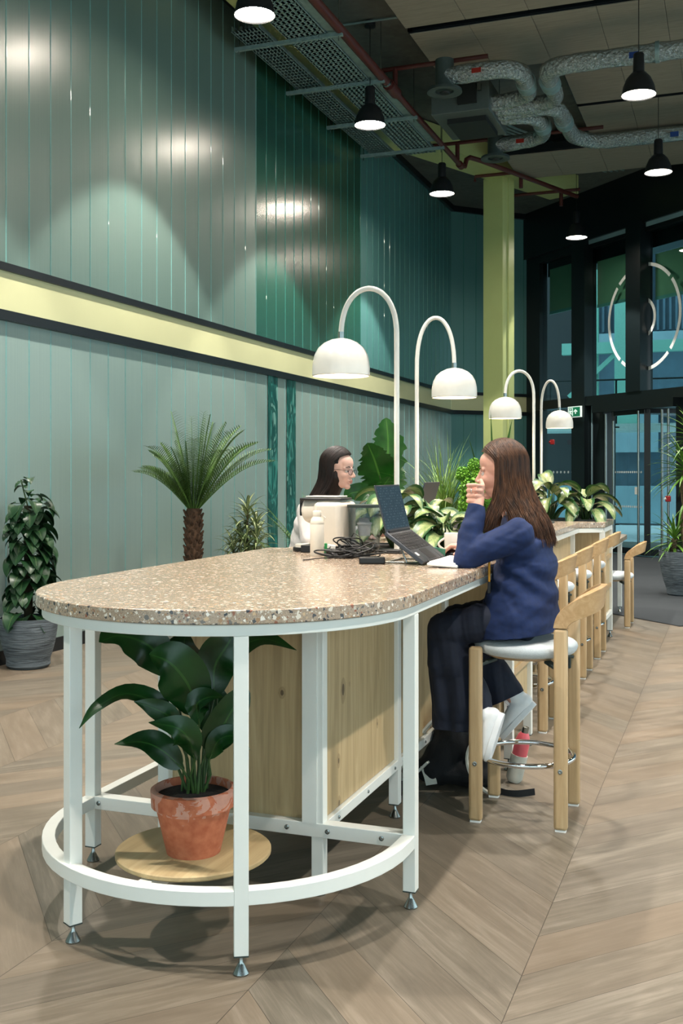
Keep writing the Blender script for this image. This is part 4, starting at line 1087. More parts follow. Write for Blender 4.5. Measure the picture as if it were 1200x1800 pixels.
# stalk foot, then the points of each midrib, as seen from the entrance (side, height, depth)
ASP = [((330, 1375), [(297, 1192, .02), (262, 1140, .0), (215, 1118, -.03), (180, 1126, -.06)], .105, 0), ((338, 1372), [(347, 1262, -.02), (335, 1205, -.05), (305, 1162, -.07), (270, 1143, -.09)], .125, 1),
       ((335, 1370), [(322, 1190, .06), (315, 1150, .07), (318, 1119, .08)], .10, 2), ((350, 1372), [(372, 1232, .03), (372, 1180, .04), (395, 1140, .04), (408, 1118, .05)], .105, 3),
       ((352, 1370), [(378, 1195, .05), (412, 1150, .04), (460, 1128, .02), (519, 1144, -.02)], .062, 4), ((325, 1372), [(300, 1290, .0), (278, 1240, -.02), (225, 1216, -.05), (180, 1236, -.08), (152, 1269, -.10)], .055, 5),
       ((332, 1370), [(312, 1290, -.02), (300, 1258, -.04), (270, 1238, -.06), (243, 1226, -.08)], .055, 6), ((340, 1378), [(345, 1330, -.05), (338, 1290, -.09), (318, 1266, -.11), (272, 1256, -.12)], .075, 7),
       ((330, 1378), [(322, 1345, -.05), (292, 1310, -.08), (258, 1292, -.10), (213, 1294, -.11)], .070, 8), ((352, 1376), [(362, 1320, -.02), (385, 1285, -.03), (412, 1240, -.03), (434, 1208, -.02)], .085, 9),
       ((356, 1376), [(366, 1335, -.02), (385, 1298, -.04), (415, 1290, -.05), (440, 1312, -.06)], .055, 10), ((344, 1376), [(352, 1270, -.05), (350, 1232, -.08), (372, 1216, -.10), (397, 1214, -.11)], .060, 11), ((346, 1370), [(356, 1300, .04), (372, 1255, .06), (378, 1215, .07)], .09, 12)]
for (fu, fv), pts, W, k in ASP:
    f0 = K(fu, fv+18, pts[0][2]*.4); P = [K(*q) for q in pts]; m_ = f0.lerp(P[0], .55)+scr((-.012 if k % 2 else .012), 0, 0)
    stems.tube([f0, m_, P[0], P[0].lerp(P[1], .3)], [.0046, .004, .0032, .002], 8)
    leafpath(lv, P, W*1.2, VIEW + scr((-.5 if pts[-1][0] < 330 else .5), 0, .3+.2*(k % 3)), 'oval' if k in (0, 1, 3, 9) else 'lance', 18, .3, 0, k, .12)
for k in range(8): f0 = scr(-.035+.01*k, .03*math.sin(k*2.1), .16); stems.tube([f0, f0+V((.004, .004, .08)), f0+V((0, 0, .17))+scr((k-4)*.006, 0, 0)], [.0042, .0036, .0015], 6)
stems.build('stems', 'stem_green', t); lv.build('foliage', 'leaf_dark', t, smooth=80)

# --- heart-leaved climber in the big grey pot at the left edge
t = pot_round('heartleaf_climber', (-4.605, 6.19, 0), 'dark heart-leaved climbing plant in a ribbed grey pot at the left edge', .13, .20, .345, 'pot_grey')
b = MB(); b.tube([(0, 0, .3), (0, 0, 1.12)], .03, 12); b.build('moss_pole', 'mosspole', t)
lv = MB(); st = MB(); r_ = rot_r(5)
for i in range(210):
    z = .36+.80*(i/210)**.95 + r_.uniform(-.03, .03); az = r_.uniform(0, 2*PI); rr = .06+.08*r_.random()*(1.25-z*.5)
    a = aim(az, .5); p = V((max(math.cos(az)*rr, -.1), math.sin(az)*rr, z)); L = r_.uniform(.105, .150)*(1 if math.cos(az) > -.4 else .6); 
    leaf(lv, p, aim(az, r_.uniform(-.1, .5)), L, L*.95, r_.uniform(1.6, 3.2), .25, 8, 'heart', roll=r_.uniform(-.4, .4))
    if i % 3 == 0: st.tube([(0, 0, z-.05), p*.6+V((0, 0, z*.4)), p], .0022, 5)
for i in range(6): az = i*1.1; leaf(lv, (0.02*math.cos(az), .02*math.sin(az), 1.15+.03*i), aim(az, .9), .11, .075, 2.5, .3, 8, 'heart')
st.tube([(0, 0, 1.1), (-.03, -.01, 1.22), (-.06, 0, 1.30)], .005, 6); leaf(lv, (-.06, 0, 1.30), aim(1.2, .3), .08, .05, 3, .3, 8, 'heart')
st.build('stems', 'stem_green', t); lv.build('foliage', 'leaf_philo', t, smooth=80)

# --- palm
t = pot_round('feather_palm', (-4.15, 7.75, 0), 'feathery palm with a rough brown trunk against the teal wall', .15, .22, .40, 'pot_grey')
b = MB(); r_ = rot_r(3); N = 26; rr = [.052+.018*((i*7) % 5)/5 for i in range(N)]
b.tube([(0, 0, .36+.70*i/(N-1)) for i in range(N)], rr, 14)
for i in range(90):
    az = i*2.399; z = .40+.62*i/90; p = V((.055*math.cos(az), .055*math.sin(az), z)); b.cap(p, p+aim(az, 1.0)*.045, .016, .008, n=6)
b.build('trunk', 'trunk_brown', t)
lv = MB(); rach = MB()
for i in range(36):
    az = i*2.399+.3; el = 1.5-.72*(i/36)**.9; L = (.72+.12*r_.random())*(.72 if math.cos(az) < -.35 else 1); d = aim(az, el); p = V((.03*math.cos(az), .03*math.sin(az), 1.04)); pts = [p.copy()]; q = p.copy(); n = 26; dd = d.copy()
    for k in range(n): dd = (dd+V((0, 0, -1))*(.006+.065*(k/n)**1.5)*(1.15 if i > 12 else .8)).normalized(); q = q+dd*(L/n); pts.append(q.copy())
    rach.tube(pts, [.006*(1-.85*k/n) for k in range(n+1)], 5)
    for k in range(4, int(n*1.5)+1):
        f = k/int(n*1.5); j = min(int(f*n), n-1); p0 = pts[j].lerp(pts[j+1], f*n-j) if f < 1 else pts[-1]; dr = (pts[j+1]-pts[j]).normalized(); h = V((dr.y, -dr.x, 0)); h = h.normalized() if h.length > .01 else V((1, 0, 0))
        ll = .16*math.sin(PI*(f*.86+.08))**.7
        for sg in (-1, 1): leaf(lv, p0, (dr*.55+h*sg*.62+h.cross(dr)*(-.55 if h.cross(dr).z < 0 else .55)).normalized(), ll, .0085, .7, .3, 4, 'blade')
rach.build('leaf_stalks', 'leaf_palm', t); lv.build('foliage', 'leaf_palm', t, smooth=0)
# --- small palm fronds behind the woman in white
t = pot_round('small_palm', (-3.4, 8.8, 0), 'small feathery palm half hidden behind the woman in white', .12, .18, .35, 'pot_grey')
lv = MB(); r_ = rot_r(8)
for i in range(14):
    az = i*2.399; el = 1.2-.5*(i/14); L = .98; p = V((0, 0, .33)); pts = [p]; q = p.copy(); dd = aim(az, el)
    for k in range(16): dd = (dd+V((0, 0, -1))*.03).normalized(); q = q+dd*(L/16); pts.append(q.copy())
    lv.tube(pts, [.005*(1-.8*k/16) for k in range(17)], 5)
    for k in range(10, 32):
        f = k/32; j = min(int(f*16), 15); p0 = pts[j].lerp(pts[j+1], f*16-j); dr = (pts[j+1]-pts[j]).normalized(); h = V((dr.y, -dr.x, 0)).normalized()
        for sg in (-1, 1): leaf(lv, p0, (dr*.8+h*sg*.6).normalized(), .15*math.sin(PI*f), .009, .6, .3, 3, 'blade')
lv.build('foliage', 'leaf_palm', t, smooth=0)

# --- dracaena with striped leaves
t = pot_round('striped_dracaena', (-4.36, 9.22, 0), 'bushy dracaena with narrow cream-striped leaves beside the palm', .13, .19, .36, 'pot_grey')
lv = MB(); st = MB(); r_ = rot_r(11)
for sx, sy, h in ((0, 0, 1.0), (.07, .05, .85), (-.09, .02, .78), (.02, -.09, .68), (.12, -.04, .74), (-.05, .10, .9), (-.12, -.06, .62)):
    st.tube([(sx*.5, sy*.5, .33), (sx, sy, h)], .010, 6)
    for i in range(34):
        az = i*2.399+sx*9; z = h-.24+.26*i/34; leaf(lv, (sx, sy, z), aim(az, .1+1.25*(i/34)), r_.uniform(.19, .28), .030, r_.uniform(1.0, 1.9), .35, 6, 'lance')
st.build('canes', 'cane', t); lv.build('foliage', 'leaf_drac', t, smooth=80)

# --- bird-of-paradise plant behind the table
t = pot_round('banana_leaf_plant', (-2.62, 7.9, 0), 'tall plant with big split paddle leaves standing behind the nearest lamp pole', .15, .23, .45, 'pot_grey')
lv = MB(); st = MB()
def K2(u, v, d): return scr((u-669)/234.0, d, .0)+V((0, 0, 1.35-(v-831)/234.0))
VW = scr(0, -1, .1)
for k, (pts, W) in enumerate((([(686, 865, 0), (688, 820, 0), (690, 775, .05), (687, 729, .1)], .26), ([(680, 862, -.1), (672, 835, -.15), (662, 805, -.2), (650, 778, -.25)], .25), ([(692, 885, 0), (700, 860, 0), (708, 832, .05), (712, 815, .1)], .14), ([(684, 880, -.2), (678, 858, -.25), (690, 838, -.3)], .10), ([(676, 900, 0), (655, 870, .1), (625, 868, .1), (610, 880, .1)], .12))):
    P = [K2(*q) for q in pts]; f0 = V((0, 0, .42)); st.tube([f0, f0.lerp(P[0], .5)+V((0, 0, .03)), P[0], P[1]], [.016, .013, .010, .005], 8)
    leafpath(lv, P, W*1.25, VW+scr(-.2 if k == 1 else .25, 0, 0), 'oval', 30, .12, .34 if k < 3 else 0, k, .05)
st.build('stems', 'stem_green', t); lv.build('foliage', 'leaf_strel', t, smooth=80)

# --- variegated plants in the counter troughs
def aglao(loc, label, s=1.0, seed=0, n=16, h=.12, group='variegated plants in the counter planters', spread=1.0):
    t = thing('variegated_plant', loc, label, 'plant', group); lv = MB(); st = MB(); r_ = rot_r(seed)
    for i in range(n):
        az = i*2.399+seed; f = i/n; el = 1.35-1.0*f; hh = h*s*(1.25-f*.8)
        base = V((.02*math.cos(az), .02*math.sin(az), 0)); top = V((math.cos(az)*(.02+.07*f)*s*spread, math.sin(az)*(.02+.07*f)*s*spread, hh))
        st.tube([base, base.lerp(top, .6)+V((0, 0, .01)), top], [.006, .005, .003], 6)
        leaf(lv, top, aim(az, el*.75), r_.uniform(.17, .24)*s, r_.uniform(.075, .10)*s, r_.uniform(1.3, 2.6)*spread, .35, 12, 'oval', roll=r_.uniform(-.5, .5), wav=.02, seed=i)
    st.build('stems', 'stem_green', t); lv.build('foliage', 'leaf_agla', t, smooth=80); return t
zp = ZM+.004
aglao((-1.60, 5.12, zp), 'pale-variegated leafy plant between the coffee machine and the open laptop', 1.05, 1, 18, .19)
aglao((-1.34, 5.12, zp), 'pale-variegated leafy plant right behind the white mug', 1.0, 4, 20, .11, spread=1.1)
aglao((-1.47, 5.27, zp), 'pale-variegated leafy plant behind the open laptop, reaching past the lamp pole', .95, 9, 12, .17, spread=1.1)
aglao((-1.40, 8.68, zp), 'pale-variegated plant at the far counter end, behind the hair of the woman in navy', 1.25, 2, 16, .16)
aglao((-1.13, 8.74, zp), 'pale-variegated plant nearest the revolving door, at the corner of the far counter', 1.25, 7, 16, .13)
# snake-like tall leaves
t = thing('sword_leaf_plant', (-1.66, 7.7, zp), 'tall upright sword-shaped leaves rising in front of the green column', 'plant'); lv = MB()
for ls, L, W, k in ((-.30, .66, .06, 0), (-.02, .84, .045, 1), (.22, .78, .05, 2), (.1, .6, .05, 3), (-.12, .58, .05, 4)):
    leaf(lv, scr(ls*.12, k*.02, 0), scr(ls, 0, 1.6), L, W, .12+abs(ls)*.6, .5, 12, 'sword', roll=.3*k)
lv.build('foliage', 'leaf_sans', t, smooth=80)
# grassy fern and green flower heads
t = thing('grassy_fern', (-1.76, 6.70, zp), 'fine grassy green plant spilling left behind the second laptop', 'plant'); lv = MB(); r_ = rot_r(21)
for i in range(150):
    az = r_.uniform(0, 2*PI); leaf(lv, (r_.uniform(-.04, .04), r_.uniform(-.04, .04), .02), aim(az, r_.uniform(1.1, 1.5)), r_.uniform(.42, .68), .008, r_.uniform(.9, 2.4), .3, 9, 'blade')
lv.build('foliage', 'leaf_grass', t, smooth=0)
t = thing('green_hydrangea', (-1.56, 6.62, zp), 'bunch of lime-green clustered flower heads beside the face of the woman in navy', 'flowers'); r_ = rot_r(31)
st = MB()
for k, (r, u, fw, rad) in enumerate(((.0, .27, 0, .075), (-.02, .17, -.05, .07), (.05, .36, .03, .05), (.02, .43, .04, .04), (-.05, .37, .06, .045), (.08, .2, .05, .06))):
    c = scr(r, fw, u); st.tube([(0, 0, 0), c*.5, c], .005, 6); hd = MB()
    for i in range(110):
        z = 1-2*(i+.5)/110; a = i*2.399; rr = math.sqrt(1-z*z); nrm = V((rr*math.cos(a), rr*math.sin(a), z)); p = c+nrm*rad*r_.uniform(.82, 1.05)
        for q in range(3):
            d_, s_, u_ = basis(nrm); dirn = (s_*math.cos(q*2.1+i)+u_*math.sin(q*2.1+i)+nrm*.5).normalized(); leaf(hd, p, dirn, rad*.34, rad*.3, .3, .3, 3, 'oval')
    hd.ell(c, rad*.75, n=10, m=7); hd.build('flower_head', 'leaf_lime', t, smooth=60)
st.build('stems', 'stem_green', t)

# --- yucca at the right edge
t = pot_round('yucca', (-.52, 12.30, 0), 'spiky-leaved yucca with two thick canes in a large ribbed grey pot at the right edge', .16, .265, .49, 'pot_grey')
b = MB(); r_ = rot_r(41)
def cane(x, y, z1, r): b.tube([(x+.01*math.sin(i), y, .44+(z1-.44)*i/14) for i in range(15)], [r*(1+.12*(i % 2)) for i in range(15)], 12)
cane(.02, -.02, 1.38, .045); cane(.10, .06, 1.75, .04); cane(-.10, 0, .62, .03); b.build('canes', 'cane', t)
lv = MB()
for (x, y, z, n, L) in ((.02, -.02, 1.38, 60, .46), (.10, .06, 1.75, 40, .45), (-.10, 0, .62, 44, .36), (.03, -.06, 1.0, 8, .34)):
    for i in range(n):
        az = i*2.399; f = i/n; leaf(lv, (x, y, z-.1+.14*f), aim(az, -.25+1.6*f) if n > 10 else aim(az, -.2), L*r_.uniform(.8, 1.1), .034, .9 if n > 10 else 2.5, .5, 8, 'blade')
lv.build('foliage', 'leaf_yucca', t, smooth=80)
# ================================================================ THINGS ON AND UNDER THE TABLE
def thg(n, loc, lb, cat, group=None): return thing(n, loc, lb, cat, group)
# near laptop on a wire stand, its screen towards the woman in navy
def laptop(name, hinge, front, top, y0, y1, label):
    """hinge/front/top are (x, z); the machine spans y0..y1"""
    t = thing(name, (hinge[0], (y0+y1)/2, ZT), label, 'laptop'); H0, F0, T0 = [V((q[0], 0, q[1])) for q in (hinge, front, top)]
    d = (F0-H0); L = d.length; d.normalize(); n = V((-d.z, 0, d.x)); n = n if n.z > 0 else -n
    def slab(w, o, dd, nn, a0, a1, ya, yb, h0, h1):
        c = [o+dd*a+V((0, y, 0))+nn*h for a in (a0, a1) for y in (ya, yb) for h in (h0, h1)]
        w.add(c, [(0, 1, 3, 2), (4, 6, 7, 5), (0, 4, 5, 1), (2, 3, 7, 6), (0, 2, 6, 4), (1, 5, 7, 3)])
    w = WB(); slab(w, H0, d, n, -.005, L, y0, y1, -.016, 0); w.build('base', 'laptop_grey', t, bevel=.003)
    w = WB(); rows = 6; sx = 1 if front[0] > hinge[0] else -1
    for r in range(rows):
        m = 14 if r < 5 else 7
        for k in range(m):
            ya = y0+.016+(y1-y0-.032)*k/m; yb = y0+.016+(y1-y0-.032)*(k+1)/m-.003; a0 = .018+.0165*r; slab(w, H0, d, n, a0, a0+.0135, ya, yb, 0, .0016)
    w.build('keys', 'key_dark', t, smooth=0); w = WB(); ym = (y0+y1)/2; slab(w, H0, d, n, L*.64, L*.95, ym-.05, ym+.05, 0, .0008); w.build('touchpad', 'black_plastic', t, smooth=0)
    w = WB(); slab(w, H0, d, n, L*.70, L*.80, y0+.02, y0+.045, 0, .0008); w.build('sticker', 'paper', t, smooth=0)
    e = (T0-H0); E = e.length; e.normalize(); m_ = V((-e.z, 0, e.x)); m_ = m_ if m_.x*sx > 0 else -m_
    w = WB(); slab(w, H0, e, m_, 0, E, y0, y1, -.007, 0); lid = w.build('lid', 'laptop_grey', t, bevel=.002)
    w = WB(); slab(w, H0, e, m_, .012, E-.008, y0+.006, y1-.006, 0, .0008); w.build('screen', 'screen_dim', lid, smooth=0)
    w = WB(); w.tube([H0+V((0, y0+.02, 0)), H0+V((0, y1-.02, 0))], .006, 10); w.build('hinge', 'black_plastic', t)
    return t
g = G('screen_dim'); u = g.sep(g.geo()); ln = g.M('FRACT', g.M('MULTIPLY', u[2], 95.0)); blk = g.noise(g.comb(g.M('MULTIPLY', u[1], 40.0), g.M('FLOOR', g.M('MULTIPLY', u[2], 95.0)), 0.0), 1, 2)
g.set(col=C('0E1318'), em=g.mix(g.M('MULTIPLY', g.M('LESS_THAN', ln, .4), g.M('GREATER_THAN', blk, .52)), C('2C3A44'), C('46555E')), ems=.55, rough=.25); MAT['screen_dim'] = g.m
laptop('laptop', (-1.295, 1.113), (-1.141, .999), (-1.344, 1.300), 4.03, 4.355, 'open dark grey laptop on a wire stand in front of the woman in navy')
laptop('laptop', (-1.585, 1.160), (-1.775, 1.030), (-1.540, 1.300), 5.44, 5.745, 'second dark laptop seen from behind, facing the woman in white')
def wire_stand(x0, x1, ya, yb, hz, lb):
    t = thg('laptop_stand', (x0, ya, ZT), lb, 'laptop stand'); s_ = 1 if x1 > x0 else -1
    for y in (ya, yb):
        w = WB(); w.tube([(x1, y, ZT+.012), (x1-s_*.012, y, ZT+.004), (x0-s_*.03, y, ZT+.004)], .0035, 8); w.tube([(x0+s_*.06, y, ZT+.004), (x0+s_*.018, y, hz-.025)], .0035, 8); w.tube([(x1, y, ZT+.004), (x0, y, hz-.020)], .0035, 8); w.build('side_wire', 'steel', t)
    w = WB(); w.tube([(x0-s_*.03, ya, ZT+.004), (x0-s_*.03, yb, ZT+.004)], .0035, 8); w.tube([(x0+s_*.01, ya, hz-.028), (x0+s_*.01, yb, hz-.028)], .0035, 8); w.build('cross_wire', 'steel', t)
wire_stand(-1.29, -1.125, 4.09, 4.30, 1.113, 'thin steel wire stand holding up the laptop of the woman in navy'); wire_stand(-1.59, -1.78, 5.50, 5.69, 1.155, 'thin steel wire stand holding up the second laptop')
# keyboard, mouse, mug, card
t = thg('keyboard', (-1.05, 4.12, ZT), 'flat white keyboard in front of the laptop stand, by the navy sleeve', 'keyboard'); R = Matrix.Rotation(math.radians(3), 3, 'Y')
b = MB(); b.box((-.060, -.165, .004), (.060, .165, .016), R); b.build('case', 'keyboard_white', t, bevel=.004)
b = MB()
for r in range(5):
    for k in range(14): b.box((-.052+.0212*r, -.158+.0226*k, .016), (-.052+.0212*r+.0175, -.158+.0226*k+.0190, .0215), R, (0, 0, .01))
b.build('keys', 'keyboard_white', t, bevel=.001, seg=1)
t = thg('mouse', (-1.14, 4.452, ZT), 'small dark computer mouse under the right hand of the woman in navy', 'mouse'); b = MB(); b.ell((0, 0, .010), (.050, .030, .026), n=20, m=12); b.box((-.04, -.024, 0), (.04, .024, .01)); b.build('shell', 'black_plastic', t)
b = MB(); b.lathe([(.006, -.003), (.006, .003)], (-.028, 0, .030), 12, axis=(0, 1, 0)); b.build('wheel', 'tray_dark', t)
t = thg('mug', (-1.168, 4.60, ZT), 'plain white mug standing behind the keyboard', 'mug'); b = MB()
b.lathe([(0, 0), (.036, 0), (.0395, .004), (.0415, .096), (.0405, .0975), (.0385, .096), (.0365, .008), (0, .007)], n=36, cap=False); b.build('cup', 'ceramic', t)
b = MB(); b.tube([V((-.938, -.346, 0))*(.038+.028*math.sin(PI*k/12)) + V((0, 0, .075-.052*k/12)) for k in range(13)], .0048, 10); b.build('handle', 'ceramic', t)
t = thg('note_card', (-1.19, 4.42, ZT), 'small teal paper card leaning in front of the mug', 'card'); b = MB(); b.box((-.032, -.001, 0), (.030, .001, .052), Matrix.Rotation(.5, 3, 'X') @ Matrix.Rotation(.18, 3, 'Y'), (0, 0, 0)); b.build('card', 'teal_card', t, smooth=0)
# coffee machine
mc = thg('coffee_machine', (-1.72, 4.62, ZT), 'cream capsule coffee machine with clear water tank beside the white flask', 'coffee machine')
w = WB(); w.box((-1.80, 4.50, ZT+.012), (-1.672, 4.74, 1.215)); w.build('body', 'cream_plastic', mc, bevel=.02, seg=4)
w = WB(); w.tube([(-1.80, 4.62, 1.178), (-1.868, 4.62, 1.172), (-1.888, 4.62, 1.168)], [.058, .058, .048], 28); w.box((-1.80, 4.565, 1.13), (-1.70, 4.675, 1.225)); w.build('brew_head', 'cream_plastic', mc, bevel=.006)
w = WB(); w.box((-1.885, 4.545, 1.222), (-1.68, 4.70, 1.234)); w.box((-1.895, 4.57, 1.15), (-1.885, 4.67, 1.225)); w.build('lid', 'black_plastic', mc, bevel=.005)
w = WB(); w.box((-1.86, 4.56, 1.236), (-1.70, 4.69, 1.243)); w.build('lever', 'cream_plastic', mc, bevel=.003)
w = WB(); w.lathe([(.078, 0), (.078, .018), (0, .018)], (-1.858, 4.60, ZT+.001), 32, sy=.8); w.box((-1.86, 4.50, ZT), (-1.665, 4.745, ZT+.034)); w.build('base', 'black_plastic', mc, bevel=.003)
w = WB(); w.lathe([(.066, .018), (.066, .032), (.058, .034), (0, .034)], (-1.858, 4.60, ZT), 32, sy=.8, cap=False); w.build('drip_tray', 'cream_plastic', mc)
w = WB(); w.lathe([(0, .01), (.066, .01), (.072, .02), (.076, .21), (.073, .21), (.069, .024), (0, .022)], (-1.600, 4.64, ZT), 36, cap=False); w.build('water_tank', 'tank_glass', mc)
w = WB(); w.lathe([(0, .0), (.06, .0), (.06, .01)], (-1.600, 4.64, ZT), 30, cap=False); w.lathe([(.078, .205), (.079, .218), (.0, .219)], (-1.600, 4.64, ZT), 36, cap=False); w.build('tank_rim', 'tray_dark', mc)
w = WB(); w.lathe([(0, .075), (.026, .075), (.032, .125), (.036, .128), (.036, .135), (.028, .137), (.020, .155), (0, .16)], (-1.600, 4.64, ZT), 24, cap=False); w.build('filter', 'paper', mc)
# flask
t = thg('water_flask', (-1.719, 4.349, ZT), 'matte cream steel flask standing in front of the coffee machine', 'bottle')
b = MB(); b.lathe([(0, 0), (.0285, 0), (.0305, .003), (.0305, .138), (.0300, .139), (.0305, .140), (.0302, .150), (.026, .163), (.0185, .172), (.018, .174), (0, .174)], n=36, cap=False); b.build('body', 'bottle_cream', t)
b = MB(); b.lathe([(.0185, .1735), (.0192, .175), (.0192, .195), (.017, .198), (0, .198)], n=28, cap=False); b.build('cap', 'bottle_cream', t)
b = MB(); b.tube([V((.938, .346, 0))*(.018+.019*math.sin(PI*k/12)) + V((0, 0, .178-.026*k/12)) for k in range(13)], .0022, 8); b.build('carry_loop', 'cream_plastic', t)
# pods / plug
t = thg('power_plug', (-1.675, 4.40, ZT), 'white plug with a paper tag next to the black machine foot', 'plug'); b = MB(); b.box((-.012, -.01, .0), (.015, .01, .03)); b.build('body', 'black_plastic', t, bevel=.003); b = MB(); b.box((-.012, -.012, .030), (.020, .012, .046), Matrix.Rotation(.15, 3, 'Y')); b.build('tag', 'paper', t, bevel=.002)
t = thg('lighter', (-1.705, 4.42, ZT), 'small upright green plastic stick beside the flask', 'stationery'); b = MB(); b.lathe([(0, 0), (.0065, 0), (.0065, .05), (0, .052)], n=14, cap=False); b.build('body', 'sign_green_plain', t)
# cables and power brick
t = thg('power_adapter', (-1.362, 4.045, ZT), 'black laptop power brick at the front of the cable tangle', 'power adapter'); b = MB(); b.box((-.052, -.022, 0), (.052, .022, .027), Matrix.Rotation(math.radians(19), 3, 'Z')); b.build('brick', 'black_plastic', t, bevel=.005)
r_ = random.Random(12)
for q, (cx, cy, n, sp, lb) in enumerate(((-1.53, 4.33, 7, .085, 'thick tangle of black cables heaped between flask and laptop'), (-1.60, 4.26, 4, .07, 'loose black cable loops trailing left of the tangle'))):
    t = thg('cable', (cx, cy, ZT), lb, 'cable', None)
    for c_ in range(n):
        ph = r_.uniform(0, 6); R1 = sp*r_.uniform(.6, 1.0); pts = []; el = r_.uniform(.5, .9); tz = r_.uniform(.3, 1.8); ox, oy = r_.uniform(-.03, .03), r_.uniform(-.02, .02)
        for k in range(80):
            a = ph+k*.16; rr = R1*(1+.25*math.sin(a*1.7+c_)); pts.append((ox+rr*math.cos(a), oy+rr*el*math.sin(a), .006+.048*tz*(.5+.5*math.sin(a*.9+c_*2))*(1-q*.5)))
        b = MB(); b.tube(pts, .0031, 7); b.build('cable_loop', 'black_rubber', t)
    b = MB()
    if q == 0: b.tube([(.03, -.02, .01), (.02, -.01, .09), (-.01, .0, .105), (-.03, .01, .08), (-.03, .02, .01)], .0026, 7); b.tube([(.05, .03, .012), (.12, .06, .02), (.20, .10, .012)], .0025, 7)
    else: b.tube([(.02, -.02, .006), (-.04, -.06, .004), (-.07, -.16, .003), (-.075, -.18, .003)], .0024, 7); b.tube([(.0, 0, .01), (-.05, .04, .03), (-.06, .10, .04)], .0025, 7)
    b.build('cable_end', 'black_rubber', t)
t = thg('headphones_case', (-1.46, 5.02-.42, ZT), 'dark flat pouch lying beyond the cable tangle', 'pouch'); b = MB(); b.box((-.05, -.03, 0), (.05, .03, .018)); b.build('pouch', 'black_plastic', t, bevel=.006)
# backpack under the table
bp = thg('backpack', (-1.14, 4.50, 0), 'black backpack with cream straps slumped on the floor behind the stool', 'backpack')
w = WB(); w.chain([(-1.20, 4.50, .08), (-1.14, 4.50, .20), (-1.10, 4.52, .30)], [.085, .09, .07], 1.4, (0, 1, 0)); w.chain([(-1.24, 4.5, .065), (-1.0, 4.50, .065)], [.062, .062], 1.7, (0, 1, 0)); w.cap((-1.02, 4.47, .10), (-1.0, 4.47, .20), .06, .05)
sculpt(w, 'bag_body', 'bag_black', bp, .008, 4, folds(.01, [((1, 1, .5), 12, 1.0)]))
def ribbon(pts, wd, mat, name, side=V((0, 1, 0)), th=.004):
    w = WB(); P = [V(p) for p in pts]
    for _ in range(2):
        Q = [P[0]]
        for a, b_ in zip(P, P[1:]): Q += [a.lerp(b_, .25), a.lerp(b_, .75)]
        P = Q+[P[-1]]
    vs = []
    for i, p in enumerate(P):
        d = (P[min(i+1, len(P)-1)]-P[max(i-1, 0)]).normalized(); sd = V(side)-d*V(side).dot(d); sd.normalize(); nn = d.cross(sd)
        vs += [p-sd*wd/2-nn*th/2, p+sd*wd/2-nn*th/2, p+sd*wd/2+nn*th/2, p-sd*wd/2+nn*th/2]
    n = len(P); fs = [(0, 1, 2, 3), (4*n-1, 4*n-2, 4*n-3, 4*n-4)]
    for i in range(n-1):
        for j in range(4): fs.append((4*i+j, 4*i+4+j, 4*i+4+(j+1) % 4, 4*i+(j+1) % 4))
    w.add(vs, fs); return w.build(name, mat, bp)
ribbon([(-1.19, 4.42, .31), (-1.25, 4.38, .24), (-1.32, 4.36, .12), (-1.37, 4.38, .05), (-1.30, 4.36, .04), (-1.22, 4.37, .12)], .042, 'bag_white', 'shoulder_strap', (.3, 1, .2), .009)
ribbon([(-1.33, 4.352, .125), (-1.365, 4.355, .075)], .045, 'bag_black', 'strap_buckle', (.3, 1, .2), .014)
ribbon([(-1.01, 4.41, .26), (-1.06, 4.39, .18), (-1.05, 4.385, .09), (-1.00, 4.39, .03), (-.97, 4.40, .01)], .022, 'bag_white', 'shoulder_strap', (0, 1, 0), .008)
ribbon([(-1.33, 4.40, .06), (-1.335, 4.36, .03), (-1.32, 4.30, .006), (-1.31, 4.25, .004)], .02, 'bag_black', 'loose_strap', (1, 0, 0))
ribbon([(-1.0, 4.45, .04), (-.93, 4.42, .012), (-.86, 4.40, .012), (-.78, 4.44, .02)], .028, 'bag_black', 'loose_strap', (0, 0, 1))
ribbon([(-1.24, 4.40, .10), (-1.22, 4.39, .06), (-1.21, 4.39, .02)], .05, 'bag_white', 'trim_panel', (1, 0, .3))
t = thg('drink_bottle', (-.905, 4.62, 0), 'pink bottle with steel cap in a pale sleeve standing beside the backpack', 'bottle'); R = Matrix.Rotation(.22, 3, 'Y')
ax = R @ V((0, 0, 1)); b = MB(); b.lathe([(.0, .12), (.033, .12), (.033, .185), (.024, .215), (.017, .225), (0, .225)], (0, 0, 0), 24, axis=ax, cap=False); b.build('body', 'bottle_pink', t)
b = MB(); b.lathe([(.0155, .225), (.0155, .25), (0, .252)], (0, 0, 0), 20, axis=ax, cap=False); b.build('cap', 'steel', t)
b = MB(); b.lathe([(0, .004), (.028, .004), (.036, .02), (.037, .125), (0, .125)], (0, 0, 0), 24, axis=ax, cap=False); b.build('sleeve', 'bag_white', t)

# lanyard of the woman in navy
t = thg('lanyard', (-.888, 4.05, .93), 'thin yellow lanyard hanging in front of the navy cardigan below the elbow', 'lanyard')
w = WB(); w.tube([(-.885, 4.10, 1.06), (-.887, 4.05, 1.0), (-.886, 4.045, .93)], .0045, 6); w.build('cord', 'lanyard', t)
w = WB(); w.box((-.892, 4.04, .885), (-.880, 4.05, .93)); w.build('key_fob', 'black_plastic', t, bevel=.002)
